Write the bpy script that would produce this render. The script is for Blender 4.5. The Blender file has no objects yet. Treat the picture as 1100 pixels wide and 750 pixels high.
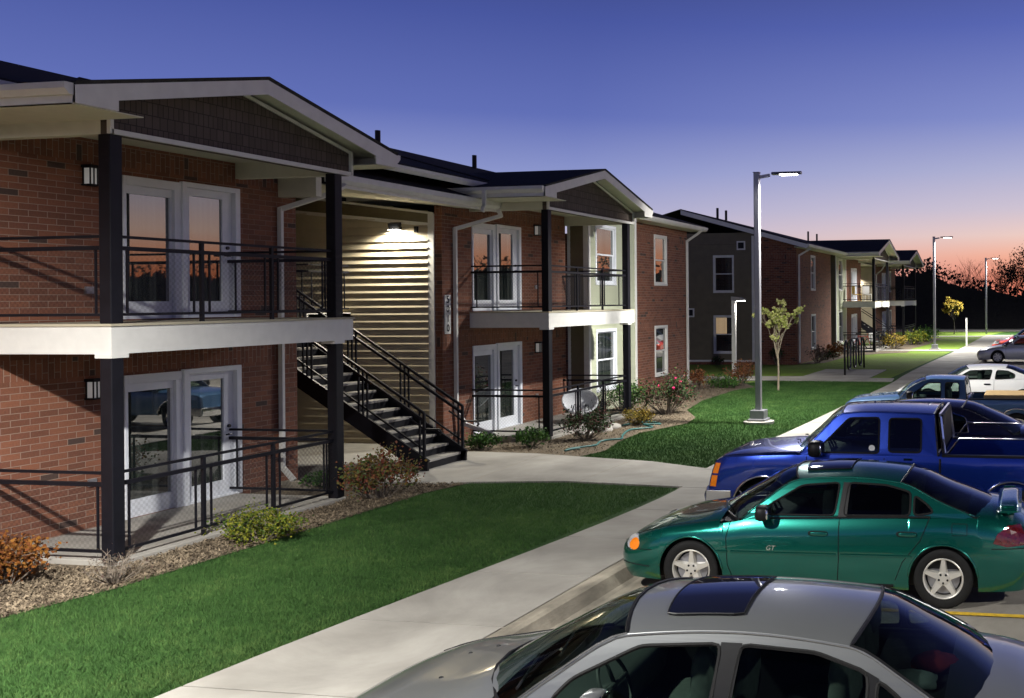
import bpy, math, random
from mathutils import Vector, Matrix, noise
from mathutils.geometry import tessellate_polygon
R = math.radians
sc = bpy.context.scene
COL = sc.collection
random.seed(7)

# ------------------------------------------------------------------ camera
EYE = 3.2
F = 1092.0
yaw = math.atan((1115 - 918) / F)
cam = bpy.data.cameras.new('camera'); co = bpy.data.objects.new('camera', cam); COL.objects.link(co)
cam.sensor_width = 36.0; cam.lens = F / 1100 * 36
cam.shift_x = (550 - 918) / 1100.0
cam.shift_y = (321.7 - 375) / 1100.0
cam.clip_end = 3000; cam.clip_start = 0.1
co.location = (0, 0, EYE)
co.rotation_mode = 'XYZ'
Mc = Matrix.Rotation(yaw, 4, 'Z') @ Matrix.Rotation(R(90), 4, 'X') @ Matrix.Rotation(-0.0085, 4, 'Z')
co.matrix_world = Matrix.Translation((0, 0, EYE)) @ Mc
sc.camera = co

# ------------------------------------------------------------------ world (dusk sky)
def lin(c):
    return tuple((v / 255 / 12.92) if v / 255 <= 0.04045 else ((v / 255 + 0.055) / 1.055) ** 2.4 for v in c)
W = bpy.data.worlds.new('World'); sc.world = W; W.use_nodes = True
nt = W.node_tree; N = nt.nodes; L = nt.links
bg = N['Background']
tc = N.new('ShaderNodeTexCoord'); sp = N.new('ShaderNodeSeparateXYZ'); L.new(tc.outputs['Generated'], sp.inputs[0])
def mth(op, a, b=None, clamp=False):
    n = N.new('ShaderNodeMath'); n.operation = op; n.use_clamp = clamp
    for i, v in enumerate((a, b)):
        if v is None: continue
        if isinstance(v, (int, float)): n.inputs[i].default_value = v
        else: L.new(v, n.inputs[i])
    return n.outputs[0]
elev = mth('MULTIPLY', mth('ARCSINE', sp.outputs[2]), 180 / math.pi / 60.0)     # 1.0 = 60 degrees
def ramp(stops):
    r = N.new('ShaderNodeValToRGB'); L.new(elev, r.inputs[0]); cr = r.color_ramp
    while len(cr.elements) < len(stops): cr.elements.new(0.5)
    for e, (d, c) in zip(cr.elements, stops):
        e.position = max(0, d / 60.0); e.color = lin(c) + (1,)
    return r.outputs[0]
warm = ramp([(0, (232, 106, 56)), (1.3, (244, 132, 80)), (2.4, (248, 170, 130)), (3.5, (240, 202, 184)), (5.0, (208, 194, 204)),
             (7.2, (178, 178, 206)), (10, (134, 144, 200)), (15, (90, 104, 178)), (22, (46, 54, 104)), (45, (15, 17, 34))])
cool = ramp([(0, (170, 160, 170)), (2.5, (186, 178, 192)), (4, (176, 174, 202)), (7, (134, 144, 196)), (10, (94, 108, 176)), (15, (70, 84, 154)), (22, (40, 46, 92)), (45, (13, 14, 30))])
gx, gy = math.sin(R(42)), math.cos(R(42))
az = mth('ADD', mth('MULTIPLY', sp.outputs[0], gx), mth('MULTIPLY', sp.outputs[1], gy))
azf = mth('DIVIDE', mth('SUBTRACT', az, 0.38), 0.46, True)
mx = N.new('ShaderNodeMix'); mx.data_type = 'RGBA'
L.new(azf, mx.inputs[0]); L.new(cool, mx.inputs[6]); L.new(warm, mx.inputs[7])
L.new(mx.outputs[2], bg.inputs[0]); bg.inputs[1].default_value = 1.0

vs = sc.view_settings; vs.view_transform = 'Standard'; vs.look = 'None'; vs.exposure = 0.12; vs.gamma = 1
sc.render.engine = 'CYCLES'

# ------------------------------------------------------------------ materials
MATS = {}
def nodes(m): return m.node_tree.nodes, m.node_tree.links
def newmat(name):
    m = bpy.data.materials.new(name); m.use_nodes = True; MATS[name] = m
    return m, m.node_tree.nodes, m.node_tree.links, m.node_tree.nodes['Principled BSDF']
def pm(name, c, rough=0.6, metal=0.0, var=0.12, scale=6.0, bump=0.0, bscale=60.0, coat=0.0, spec=0.5, stretch=(1, 1, 1), c2=None, stain=0):
    m, n, l, b = newmat(name)
    g = n.new('ShaderNodeNewGeometry'); mp = n.new('ShaderNodeMapping'); mp.inputs['Scale'].default_value = stretch
    l.new(g.outputs['Position'], mp.inputs[0])
    nz = n.new('ShaderNodeTexNoise'); nz.inputs['Scale'].default_value = scale; nz.inputs['Detail'].default_value = 6
    l.new(mp.outputs[0], nz.inputs['Vector'])
    cr = n.new('ShaderNodeValToRGB'); cr.color_ramp.elements[0].position = .3; cr.color_ramp.elements[1].position = .7
    d = tuple(max(0, v * (1 - var)) for v in c); u = c2 if c2 else tuple(min(1, v * (1 + var)) for v in c)
    cr.color_ramp.elements[0].color = d + (1,); cr.color_ramp.elements[1].color = tuple(u) + (1,)
    l.new(nz.outputs[0], cr.inputs[0])
    if stain:
        n3 = n.new('ShaderNodeTexNoise'); n3.inputs['Scale'].default_value = .55; n3.inputs['Detail'].default_value = 9; n3.inputs['Roughness'].default_value = .72; n3.inputs['Distortion'].default_value = .8; l.new(g.outputs['Position'], n3.inputs['Vector'])
        n4 = n.new('ShaderNodeTexVoronoi'); n4.inputs['Scale'].default_value = 1.1; l.new(g.outputs['Position'], n4.inputs['Vector'])
        r3 = n.new('ShaderNodeMapRange'); l.new(n3.outputs[0], r3.inputs[0]); r3.inputs[1].default_value = .38; r3.inputs[2].default_value = .62; r3.inputs[3].default_value = 1 - stain; r3.inputs[4].default_value = 1.04
        r4 = n.new('ShaderNodeMapRange'); l.new(n4.outputs[0], r4.inputs[0]); r4.inputs[1].default_value = .02; r4.inputs[2].default_value = .05; r4.inputs[3].default_value = 1 - stain * 1.3; r4.inputs[4].default_value = 1
        mm_ = n.new('ShaderNodeMath'); mm_.operation = 'MULTIPLY'; l.new(r3.outputs[0], mm_.inputs[0]); l.new(r4.outputs[0], mm_.inputs[1])
        vm = n.new('ShaderNodeVectorMath'); vm.operation = 'SCALE'; l.new(cr.outputs[0], vm.inputs[0]); l.new(mm_.outputs[0], vm.inputs['Scale']); l.new(vm.outputs[0], b.inputs['Base Color'])
    else: l.new(cr.outputs[0], b.inputs['Base Color'])
    b.inputs['Roughness'].default_value = rough; b.inputs['Metallic'].default_value = metal
    b.inputs['Coat Weight'].default_value = coat; b.inputs['Specular IOR Level'].default_value = spec
    b.inputs['Coat Roughness'].default_value = .04
    if bump:
        n2 = n.new('ShaderNodeTexNoise'); n2.inputs['Scale'].default_value = bscale; n2.inputs['Detail'].default_value = 5
        l.new(mp.outputs[0], n2.inputs['Vector'])
        bp = n.new('ShaderNodeBump'); bp.inputs['Strength'].default_value = bump; bp.inputs['Distance'].default_value = .02
        l.new(n2.outputs[0], bp.inputs['Height']); l.new(bp.outputs[0], b.inputs['Normal'])
    return m
white = pm('white_trim', (.62, .61, .57), .5, var=.05)
soffitm = pm('soffit_cream', (.55, .54, .44), .6, var=.05)
doorw = pm('door_white', (.66, .68, .72), .4, var=.04)
black = pm('black_steel', (.006, .006, .009), .5, .0, var=.2, spec=.22)
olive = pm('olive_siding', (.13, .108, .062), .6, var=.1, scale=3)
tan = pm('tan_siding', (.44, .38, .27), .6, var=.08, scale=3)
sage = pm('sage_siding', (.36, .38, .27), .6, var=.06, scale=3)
roofm = pm('asphalt_shingle', (.022, .020, .019), .95, var=.4, scale=12, bump=.5, bscale=40)
conc = pm('concrete_walk', (.31, .29, .255), .85, var=.14, scale=1.1, bump=.12, bscale=90, c2=(.385, .365, .325), stain=.16)
concd = pm('concrete_kerb', (.36, .32, .25), .9, var=.35, scale=4, bump=.3, bscale=60, stretch=(1, .35, 1), stain=.4)
lot = pm('parking_surface', (.34, .31, .26), .85, var=.22, scale=.9, bump=.2, bscale=110, stain=.3)
deckc = pm('deck_concrete', (.40, .36, .26), .85, var=.1, scale=2)
galv = pm('galvanised_pole', (.34, .34, .36), .42, .75, var=.1, scale=4, stretch=(1, 1, .2))
mulchm = pm('mulch_ground', (.09, .065, .04), .95, var=.5, scale=22, bump=1, bscale=45, c2=(.20, .155, .10))
yellowp = pm('yellow_paint', (.66, .42, .03), .8, var=.25, scale=14)
whitep = pm('white_paint', (.65, .63, .58), .8, var=.2, scale=14)
rubber = pm('tyre_rubber', (.010, .010, .010), .8, var=.2, scale=30, spec=.25)
alloy = pm('alloy_rim', (.68, .66, .60), .38, .55, var=.06)
chrome = pm('chrome', (.75, .75, .76), .12, 1.0, var=.02)
darkp = pm('dark_plastic', (.007, .007, .008), .5, var=.2, spec=.25)
seatm = pm('seat_fabric', (.07, .085, .075), .9, var=.15, scale=20)
dashm = pm('dash_plastic', (.04, .048, .043), .6, var=.1)
amber = pm('amber_lens', (.85, .22, .01), .15, var=.1, scale=40, coat=1)
redlens = pm('red_lens', (.09, .006, .008), .12, var=.3, scale=30, coat=1)
clearlens = pm('clear_lens', (.55, .56, .58), .1, .3, var=.2, scale=60, coat=1)
bark = pm('bark', (.16, .13, .10), .9, var=.3, scale=20, bump=.5)
barkd = pm('dark_bark', (.02, .015, .012), .9, var=.3)
teal = pm('hose_teal', (.02, .12, .11), .5, var=.2)
wicker = pm('white_wicker', (.55, .56, .58), .7, var=.2, scale=60, bump=.6, bscale=120)
rackm = pm('rack_steel', (.03, .03, .035), .3, .7, var=.1)

def brickmat(name, cols, mort=(.27, .19, .145), solband=True):
    m, n, l, b = newmat(name)
    g = n.new('ShaderNodeNewGeometry'); s = n.new('ShaderNodeSeparateXYZ'); l.new(g.outputs['Position'], s.inputs[0])
    sn = n.new('ShaderNodeSeparateXYZ'); l.new(g.outputs['True Normal'], sn.inputs[0])
    def mm(op, a, b_=None, clamp=False):
        q = n.new('ShaderNodeMath'); q.operation = op; q.use_clamp = clamp
        for i, v in enumerate((a, b_)):
            if v is None: continue
            if isinstance(v, (int, float)): q.inputs[i].default_value = v
            else: l.new(v, q.inputs[i])
        return q.outputs[0]
    fx = mm('GREATER_THAN', mm('ABSOLUTE', sn.outputs[0]), .5)
    u = mm('ADD', mm('MULTIPLY', s.outputs[1], fx), mm('MULTIPLY', s.outputs[0], mm('SUBTRACT', 1, fx)))
    z = s.outputs[2]
    band = mm('ADD', mm('MULTIPLY', mm('GREATER_THAN', z, 2.22), mm('LESS_THAN', z, 2.50)), mm('MULTIPLY', mm('GREATER_THAN', z, 5.22), mm('LESS_THAN', z, 5.50)))
    if not solband: band = mm('MULTIPLY', band, 0)
    # in the soldier band the bricks stand upright: swap the axes
    uu = mm('ADD', mm('MULTIPLY', u, mm('SUBTRACT', 1, band)), mm('MULTIPLY', mm('ADD', z, .052), band))
    vv = mm('ADD', mm('MULTIPLY', z, mm('SUBTRACT', 1, band)), mm('MULTIPLY', u, band))
    cb = n.new('ShaderNodeCombineXYZ'); l.new(uu, cb.inputs[0]); l.new(vv, cb.inputs[1])
    def bt():
        t = n.new('ShaderNodeTexBrick'); l.new(cb.outputs[0], t.inputs['Vector'])
        t.inputs['Scale'].default_value = 1; t.inputs['Brick Width'].default_value = .262; t.inputs['Row Height'].default_value = .086
        t.inputs['Mortar Size'].default_value = .0055; t.inputs['Mortar Smooth'].default_value = .3; t.offset = .5
        t.inputs['Color1'].default_value = (0, 0, 0, 1); t.inputs['Color2'].default_value = (1, 1, 1, 1); t.inputs['Mortar'].default_value = (.5, .5, .5, 1)
        return t
    t = bt(); cr = n.new('ShaderNodeValToRGB'); e = cr.color_ramp
    e.interpolation = 'CONSTANT'
    pos = [0, .2, .42, .66, .86, .965]
    while len(e.elements) < len(cols): e.elements.new(.5)
    for el, p_, c in zip(e.elements, pos, cols): el.position = p_; el.color = tuple(c) + (1,)
    l.new(t.outputs['Color'], cr.inputs[0])
    nz = n.new('ShaderNodeTexNoise'); nz.inputs['Scale'].default_value = 40; nz.inputs['Detail'].default_value = 5; l.new(g.outputs['Position'], nz.inputs['Vector'])
    nzl = n.new('ShaderNodeTexNoise'); nzl.inputs['Scale'].default_value = .8; l.new(g.outputs['Position'], nzl.inputs['Vector'])
    v1 = n.new('ShaderNodeMix'); v1.data_type = 'RGBA'; v1.blend_type = 'MULTIPLY'; v1.inputs[0].default_value = .7
    gr = n.new('ShaderNodeMapRange'); l.new(mm('ADD', mm('MULTIPLY', nz.outputs[0], .6), mm('MULTIPLY', nzl.outputs[0], .4)), gr.inputs[0])
    gr.inputs[1].default_value = .3; gr.inputs[2].default_value = .7; gr.inputs[3].default_value = .6; gr.inputs[4].default_value = 1.15
    l.new(cr.outputs[0], v1.inputs[6]); l.new(gr.outputs[0], v1.inputs[7])
    v2 = n.new('ShaderNodeMix'); v2.data_type = 'RGBA'; l.new(t.outputs['Fac'], v2.inputs[0]); l.new(v1.outputs[2], v2.inputs[6]); v2.inputs[7].default_value = tuple(mort) + (1,)
    l.new(v2.outputs[2], b.inputs['Base Color']); b.inputs['Roughness'].default_value = .85
    bp = n.new('ShaderNodeBump'); bp.invert = True; bp.inputs['Strength'].default_value = .9; bp.inputs['Distance'].default_value = .014
    l.new(mm('ADD', t.outputs['Fac'], mm('MULTIPLY', nz.outputs[0], .4)), bp.inputs['Height']); l.new(bp.outputs[0], b.inputs['Normal'])
    return m
brick = brickmat('red_brick', [(.145, .053, .028), (.185, .066, .034), (.215, .080, .041), (.165, .059, .032), (.20, .074, .038), (.06, .034, .025)])
def shakemat():
    m, n, l, b = newmat('shake_shingle')
    g = n.new('ShaderNodeNewGeometry'); s = n.new('ShaderNodeSeparateXYZ'); l.new(g.outputs['Position'], s.inputs[0])
    cb = n.new('ShaderNodeCombineXYZ'); l.new(s.outputs[1], cb.inputs[0]); l.new(s.outputs[2], cb.inputs[1])
    t = n.new('ShaderNodeTexBrick'); l.new(cb.outputs[0], t.inputs['Vector']); t.inputs['Scale'].default_value = 1
    t.inputs['Brick Width'].default_value = .115; t.inputs['Row Height'].default_value = .165; t.inputs['Mortar Size'].default_value = .006; t.squash = .7; t.squash_frequency = 2; t.offset = .37
    t.inputs['Color1'].default_value = (.060, .044, .036, 1); t.inputs['Color2'].default_value = (.085, .064, .054, 1); t.inputs['Mortar'].default_value = (.02, .015, .012, 1)
    l.new(t.outputs[0], b.inputs['Base Color']); b.inputs['Roughness'].default_value = .8
    bp = n.new('ShaderNodeBump'); bp.invert = True; bp.inputs['Distance'].default_value = .015; l.new(t.outputs['Fac'], bp.inputs['Height']); l.new(bp.outputs[0], b.inputs['Normal'])
    return m
shake = shakemat()
def glassmat(name, tint, refl, rough=.02, dark=(.01, .014, .014), trans=.0):
    m, n, l, b = newmat(name); n.remove(b); out = n['Material Output']
    gl = n.new('ShaderNodeBsdfGlossy'); gl.inputs['Color'].default_value = (.9, .9, .9, 1); gl.inputs['Roughness'].default_value = rough
    df = n.new('ShaderNodeBsdfDiffuse'); df.inputs['Color'].default_value = dark + (1,)
    if name == 'window_glass':
        gq = n.new('ShaderNodeNewGeometry'); mq = n.new('ShaderNodeMapping'); mq.inputs['Scale'].default_value = (16, 16, .12); l.new(gq.outputs['Position'], mq.inputs[0])
        nq = n.new('ShaderNodeTexNoise'); nq.inputs['Scale'].default_value = 1; nq.inputs['Detail'].default_value = 3; l.new(mq.outputs[0], nq.inputs['Vector'])
        rq = n.new('ShaderNodeValToRGB'); rq.color_ramp.elements[0].position = .42; rq.color_ramp.elements[0].color = (.010, .014, .013, 1); rq.color_ramp.elements[1].position = .72; rq.color_ramp.elements[1].color = (.085, .095, .085, 1)
        l.new(nq.outputs[0], rq.inputs[0]); l.new(rq.outputs[0], df.inputs['Color'])
    tr = n.new('ShaderNodeBsdfTransparent'); tr.inputs['Color'].default_value = tint + (1,)
    m1 = n.new('ShaderNodeMixShader'); m1.inputs[0].default_value = trans; l.new(df.outputs[0], m1.inputs[1]); l.new(tr.outputs[0], m1.inputs[2])
    fc = n.new('ShaderNodeLayerWeight'); fc.inputs['Blend'].default_value = .5; f0 = ((refl - 1) / (refl + 1)) ** 2
    pw_ = n.new('ShaderNodeMath'); pw_.operation = 'POWER'; l.new(fc.outputs['Facing'], pw_.inputs[0]); pw_.inputs[1].default_value = 4.5
    lw = n.new('ShaderNodeMath'); lw.operation = 'MULTIPLY_ADD'; l.new(pw_.outputs[0], lw.inputs[0]); lw.inputs[1].default_value = (1 - f0) * .9; lw.inputs[2].default_value = f0
    nz = n.new('ShaderNodeTexNoise'); nz.inputs['Scale'].default_value = .9
    g = n.new('ShaderNodeNewGeometry'); l.new(g.outputs['Position'], nz.inputs['Vector'])
    bp = n.new('ShaderNodeBump'); bp.inputs['Strength'].default_value = .03; bp.inputs['Distance'].default_value = .03; l.new(nz.outputs[0], bp.inputs['Height']); l.new(bp.outputs[0], gl.inputs['Normal'])
    m2 = n.new('ShaderNodeMixShader'); l.new(lw.outputs[0], m2.inputs[0]); l.new(m1.outputs[0], m2.inputs[1]); l.new(gl.outputs[0], m2.inputs[2])
    l.new(m2.outputs[0], out.inputs[0]); return m
winglass = glassmat('window_glass', (1, 1, 1), 3.0, .015, (.012, .018, .016))
carglass = glassmat('car_glass', (.50, .60, .55), 1.4, .01, (.002, .003, .003), .93)
tintglass = glassmat('tinted_car_glass', (.22, .26, .26), 1.7, .01, (.004, .004, .006), .9)
roofglass = glassmat('sunroof_glass', (.05, .05, .06), 2.0, .03, (.006, .007, .014), .2)
def meshmat():
    m, n, l, b = newmat('wire_mesh'); out = n['Material Output']
    g = n.new('ShaderNodeNewGeometry'); mp = n.new('ShaderNodeMapping'); mp.inputs['Rotation'].default_value = (R(45), R(45), R(45)); l.new(g.outputs['Position'], mp.inputs[0])
    w = n.new('ShaderNodeTexChecker'); w.inputs['Scale'].default_value = 26; l.new(g.outputs['Position'], w.inputs['Vector'])
    tr = n.new('ShaderNodeBsdfTransparent'); mx_ = n.new('ShaderNodeMixShader')
    mr = n.new('ShaderNodeMapRange'); l.new(w.outputs['Fac'], mr.inputs[0]); mr.inputs[3].default_value = .10; mr.inputs[4].default_value = .24
    b.inputs['Base Color'].default_value = (.015, .015, .018, 1)
    l.new(mr.outputs[0], mx_.inputs[0]); l.new(tr.outputs[0], mx_.inputs[1]); l.new(b.outputs[0], mx_.inputs[2]); l.new(mx_.outputs[0], out.inputs[0]); return m
wiremesh = meshmat()
def emit(name, c, s):
    m, n, l, b = newmat(name); b.inputs['Emission Color'].default_value = c + (1,); b.inputs['Emission Strength'].default_value = s; b.inputs['Base Color'].default_value = (.8, .8, .8, 1); return m
lampon = emit('lamp_lens_lit', (1.0, .97, .9), 14)
lampsoft = emit('lamp_lens_dim', (1.0, .97, .9), .10)  # glass of unlit lamps, its pale tone given as a faint glow
warmroom = emit('curtain_lit', (.9, .55, .14), .28)
def paint(name, c, metal=.25, rough=.32):
    m = pm(name, c, rough, metal, var=.03, scale=2, coat=1.0); return m
def grassmat(name, a, b_, c, scale=.6):
    m, n, l, b = newmat(name); g = n.new('ShaderNodeNewGeometry')
    def nzz(s, st=(1, 1, 1)):
        mp = n.new('ShaderNodeMapping'); mp.inputs['Scale'].default_value = st; l.new(g.outputs['Position'], mp.inputs[0])
        x = n.new('ShaderNodeTexNoise'); x.inputs['Scale'].default_value = s; x.inputs['Detail'].default_value = 8; x.inputs['Roughness'].default_value = .7; l.new(mp.outputs[0], x.inputs['Vector']); return x.outputs[0]
    r = n.new('ShaderNodeValToRGB'); r.color_ramp.elements.new(.5)
    for e, p_, cc in zip(r.color_ramp.elements, (.35, .5, .66), (a, b_, c)): e.position = p_; e.color = cc + (1,)
    ad = n.new('ShaderNodeMath'); ad.operation = 'ADD'; m_ = n.new('ShaderNodeMath'); m_.operation = 'MULTIPLY'; m_.inputs[1].default_value = .5; l.new(nzz(scale), m_.inputs[0])
    m2 = n.new('ShaderNodeMath'); m2.operation = 'MULTIPLY'; m2.inputs[1].default_value = .5; l.new(nzz(14, (1, 1, 1)), m2.inputs[0])
    l.new(m_.outputs[0], ad.inputs[0]); l.new(m2.outputs[0], ad.inputs[1]); l.new(ad.outputs[0], r.inputs[0]); l.new(r.outputs[0], b.inputs['Base Color'])
    b.inputs['Roughness'].default_value = .9; b.inputs['Specular IOR Level'].default_value = .15
    bp = n.new('ShaderNodeBump'); bp.inputs['Strength'].default_value = .9; bp.inputs['Distance'].default_value = .05; l.new(nzz(50), bp.inputs['Height']); l.new(bp.outputs[0], b.inputs['Normal'])
    return m
lawn = grassmat('lawn_grass', (.022, .055, .016), (.040, .095, .022), (.070, .135, .032))
lawnfar = grassmat('far_lawn_grass', (.16, .15, .06), (.15, .24, .035), (.21, .33, .05), .5)  # brighter grass copy, pole light baked into its colours
bladem = grassmat('grass_blades', (.024, .062, .016), (.052, .125, .030), (.15, .24, .07), .9)
def leafm(name, a, b_, c):
    m = grassmat(name, a, b_, c, 3.0); b = m.node_tree.nodes['Principled BSDF']; b.inputs['Roughness'].default_value = .6
    return m

# ------------------------------------------------------------------ mesh helpers
ORG = {}
class MB:
    def __init__(s): s.v = []; s.f = []; s.m = []; s.k = 0
    def poly(s, pts, mi=None):
        b = len(s.v); s.v += [tuple(p) for p in pts]; s.f.append(tuple(range(b, b + len(pts)))); s.m.append(s.k if mi is None else mi); return s
    def hexa(s, p):
        b = len(s.v); s.v += [tuple(q) for q in p]
        for f in ((0, 3, 2, 1), (4, 5, 6, 7), (0, 1, 5, 4), (1, 2, 6, 5), (2, 3, 7, 6), (3, 0, 4, 7)): s.f.append(tuple(b + i for i in f)); s.m.append(s.k)
        return s
    def box(s, x0, x1, y0, y1, z0, z1):
        if x0 > x1: x0, x1 = x1, x0
        if y0 > y1: y0, y1 = y1, y0
        if z0 > z1: z0, z1 = z1, z0
        return s.hexa([(x0, y0, z0), (x1, y0, z0), (x1, y1, z0), (x0, y1, z0), (x0, y0, z1), (x1, y0, z1), (x1, y1, z1), (x0, y1, z1)])
    def bar(s, p, q, w, h, up=(0, 0, 1)):
        p = Vector(p); q = Vector(q); d = (q - p).normalized(); u = Vector(up)
        if abs(d.dot(u)) > .99: u = Vector((1, 0, 0))
        r = d.cross(u).normalized() * w / 2; t = r.cross(d).normalized() * h / 2
        return s.hexa([p - r - t, p + r - t, q + r - t, q - r - t, p - r + t, p + r + t, q + r + t, q - r + t])
    def tube(s, pts, r, n=6, cap=True):
        pts = [Vector(p) for p in pts]; rr = r if isinstance(r, (list, tuple)) else [r] * len(pts); rows = []
        prev = None
        for i, p in enumerate(pts):
            d = (pts[min(i + 1, len(pts) - 1)] - pts[max(i - 1, 0)])
            d = d.normalized() if d.length > 1e-9 else Vector((0, 0, 1))
            a = prev if prev is not None else (Vector((0, 0, 1)) if abs(d.z) < .9 else Vector((1, 0, 0)))
            u = a - d * a.dot(d)
            u = u.normalized() if u.length > 1e-6 else d.orthogonal().normalized()
            prev = u; w = d.cross(u); b = len(s.v); rows.append(b)
            for k in range(n):
                t = 2 * math.pi * k / n; s.v.append(tuple(p + (u * math.cos(t) + w * math.sin(t)) * rr[i]))
        for i in range(len(pts) - 1):
            for k in range(n):
                s.f.append((rows[i] + k, rows[i] + (k + 1) % n, rows[i + 1] + (k + 1) % n, rows[i + 1] + k)); s.m.append(s.k)
        if cap:
            s.f.append(tuple(rows[0] + k for k in range(n))[::-1]); s.m.append(s.k); s.f.append(tuple(rows[-1] + k for k in range(n))); s.m.append(s.k)
        return s
    def prism(s, pts, d):
        b = len(s.v); n = len(pts); d = Vector(d); s.v += [tuple(p) for p in pts] + [tuple(Vector(p) + d) for p in pts]
        s.f.append(tuple(b + i for i in range(n))); s.m.append(s.k); s.f.append(tuple(b + n + i for i in range(n))[::-1]); s.m.append(s.k)
        for i in range(n): j = (i + 1) % n; s.f.append((b + i, b + n + i, b + n + j, b + j)); s.m.append(s.k)
        return s
    def grid(s, rows, closed=False, mf=None):
        b = len(s.v); n = len(rows[0])
        for r in rows: s.v += [tuple(p) for p in r]
        for i in range(len(rows) - 1):
            for j in range(n if closed else n - 1):
                k = (j + 1) % n; s.f.append((b + i * n + j, b + i * n + k, b + (i + 1) * n + k, b + (i + 1) * n + j)); s.m.append(mf(i, j) if mf else s.k)
        return s
    def lathe(s, prof, c, axis='y', n=32):
        rows = []
        for (a, r) in prof:
            row = []
            for k in range(n):
                t = 2 * math.pi * k / n; x, z = r * math.cos(t), r * math.sin(t)
                row.append((c[0] + x, c[1] + a, c[2] + z) if axis == 'y' else ((c[0] + x, c[1] + z, c[2] + a) if axis == 'z' else (c[0] + a, c[1] + x, c[2] + z)))
            rows.append(row)
        return s.grid(rows, True)
    def ell(s, c, r, n=10, m=7, fn=None):
        rows = []
        for i in range(m + 1):
            ph = math.pi * i / m; row = []
            for k in range(n):
                t = 2 * math.pi * k / n; row.append((c[0] + r[0] * math.sin(ph) * math.cos(t), c[1] + r[1] * math.sin(ph) * math.sin(t), c[2] + r[2] * math.cos(ph)))
            rows.append(row)
        return s.grid(rows, True)
    def build(s, name, mat, parent=None, smooth=False, bevel=0, kind=None, angle=None):
        org = ORG.get(parent.name, Vector((0, 0, 0))) if parent else Vector((0, 0, 0))
        me = bpy.data.meshes.new(name); me.from_pydata([(x - org.x, y - org.y, z - org.z) for x, y, z in s.v], [], s.f)
        mats = mat if isinstance(mat, (list, tuple)) else [mat]
        for q in mats: me.materials.append(q)
        if len(mats) > 1: me.polygons.foreach_set('material_index', s.m)
        me.update()
        o = bpy.data.objects.new(name, me); COL.objects.link(o)
        if parent: o.parent = parent; ORG[o.name] = org
        if smooth:
            me.polygons.foreach_set('use_smooth', [True] * len(me.polygons))
        if bevel:
            bv = o.modifiers.new('bevel', 'BEVEL'); bv.width = bevel; bv.segments = 2; bv.limit_method = 'ANGLE'
        if kind: o['kind'] = kind
        return o
def tag(o, label=None, cat=None, group=None, kind=None):
    if label: o['label'] = label
    if cat: o['category'] = cat
    if group: o['group'] = group
    if kind: o['kind'] = kind
    return o
def thing(name, label, cat, loc=(0, 0, 0), rz=0, group=None, local=False):
    o = bpy.data.objects.new(name, None); COL.objects.link(o); o.location = loc; o.rotation_euler = (0, 0, rz); o.empty_display_size = .3
    ORG[o.name] = Vector((0, 0, 0)) if local else Vector(loc)
    return tag(o, label, cat, group)
def pchip(xs, ys, x):
    n = len(xs)
    if x <= xs[0]: return ys[0]
    if x >= xs[-1]: return ys[-1]
    i = 0
    while x > xs[i + 1]: i += 1
    h = xs[i + 1] - xs[i]; d = (ys[i + 1] - ys[i]) / h
    def sl(j):
        if j == 0: return (ys[1] - ys[0]) / (xs[1] - xs[0])
        if j == n - 1: return (ys[-1] - ys[-2]) / (xs[-1] - xs[-2])
        a = (ys[j] - ys[j - 1]) / (xs[j] - xs[j - 1]); b = (ys[j + 1] - ys[j]) / (xs[j + 1] - xs[j])
        return 0 if a * b <= 0 else 2 * a * b / (a + b)
    t = (x - xs[i]) / h; m0, m1 = sl(i) * h, sl(i + 1) * h
    return (2 * t ** 3 - 3 * t * t + 1) * ys[i] + (t ** 3 - 2 * t * t + t) * m0 + (-2 * t ** 3 + 3 * t * t) * ys[i + 1] + (t ** 3 - t * t) * m1
def fn(pts):
    xs = [p[0] for p in pts]; ys = [p[1] for p in pts]
    return lambda x: pchip(xs, ys, x)
def struct(mb, name, mat, **k): return mb.build(name, mat, None, kind='structure', **k)

# ------------------------------------------------------------------ ground
def sheet(name, pts, z, mat, thick=0.0, kind='structure'):
    m = MB(); tri = tessellate_polygon([[Vector((x, y, 0)) for x, y in pts]])
    b = [(x, y, z) for x, y in pts]
    for t in tri:
        q = [b[i] for i in t]
        n = (Vector(q[1]) - Vector(q[0])).cross(Vector(q[2]) - Vector(q[0]))
        m.poly(q if n.z > 0 else q[::-1])
    if thick:
        for i in range(len(b)):
            j = (i + 1) % len(b); m.poly([b[i], b[j], (b[j][0], b[j][1], z - thick), (b[i][0], b[i][1], z - thick)])
    return m.build(name, mat, None, kind=kind)
kx = fn([(0, -5.25), (6, -5.12), (11.5, -4.92), (20, -4.5), (47, -3.05), (56, -2.75), (90, -2.1)])       # kerb line X at Y
lx = fn([(0, -7.55), (7.1, -7.05), (16.6, -5.98), (18.4, -6.2), (24, -5.93), (32, -5.66), (39, -5.46), (41, -5.50), (63.4, -4.9), (90, -4.4)])  # left edge of the walk
g = MB()
for (a, b_, c, d) in ((-400, -2.6, -60, 1200), ):
    g.poly([(a, c, 0), (-30, c, 0), (-30, d, 0), (a, d, 0)])
g.poly([(-30, 88, -0.0), (600, 88, -.0), (600, 1200, 0), (-30, 1200, 0)])
ys = [-60] + [i * 2.0 for i in range(0, 44)] + [88]
for i in range(len(ys) - 1):
    y0, y1 = ys[i], ys[i + 1]; g.poly([(-30, y0, 0), (kx(y0) - .02, y0, 0), (kx(y1) - .02, y1, 0), (-30, y1, 0)])
struct(g, 'ground', lawn)
pl = MB()
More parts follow.
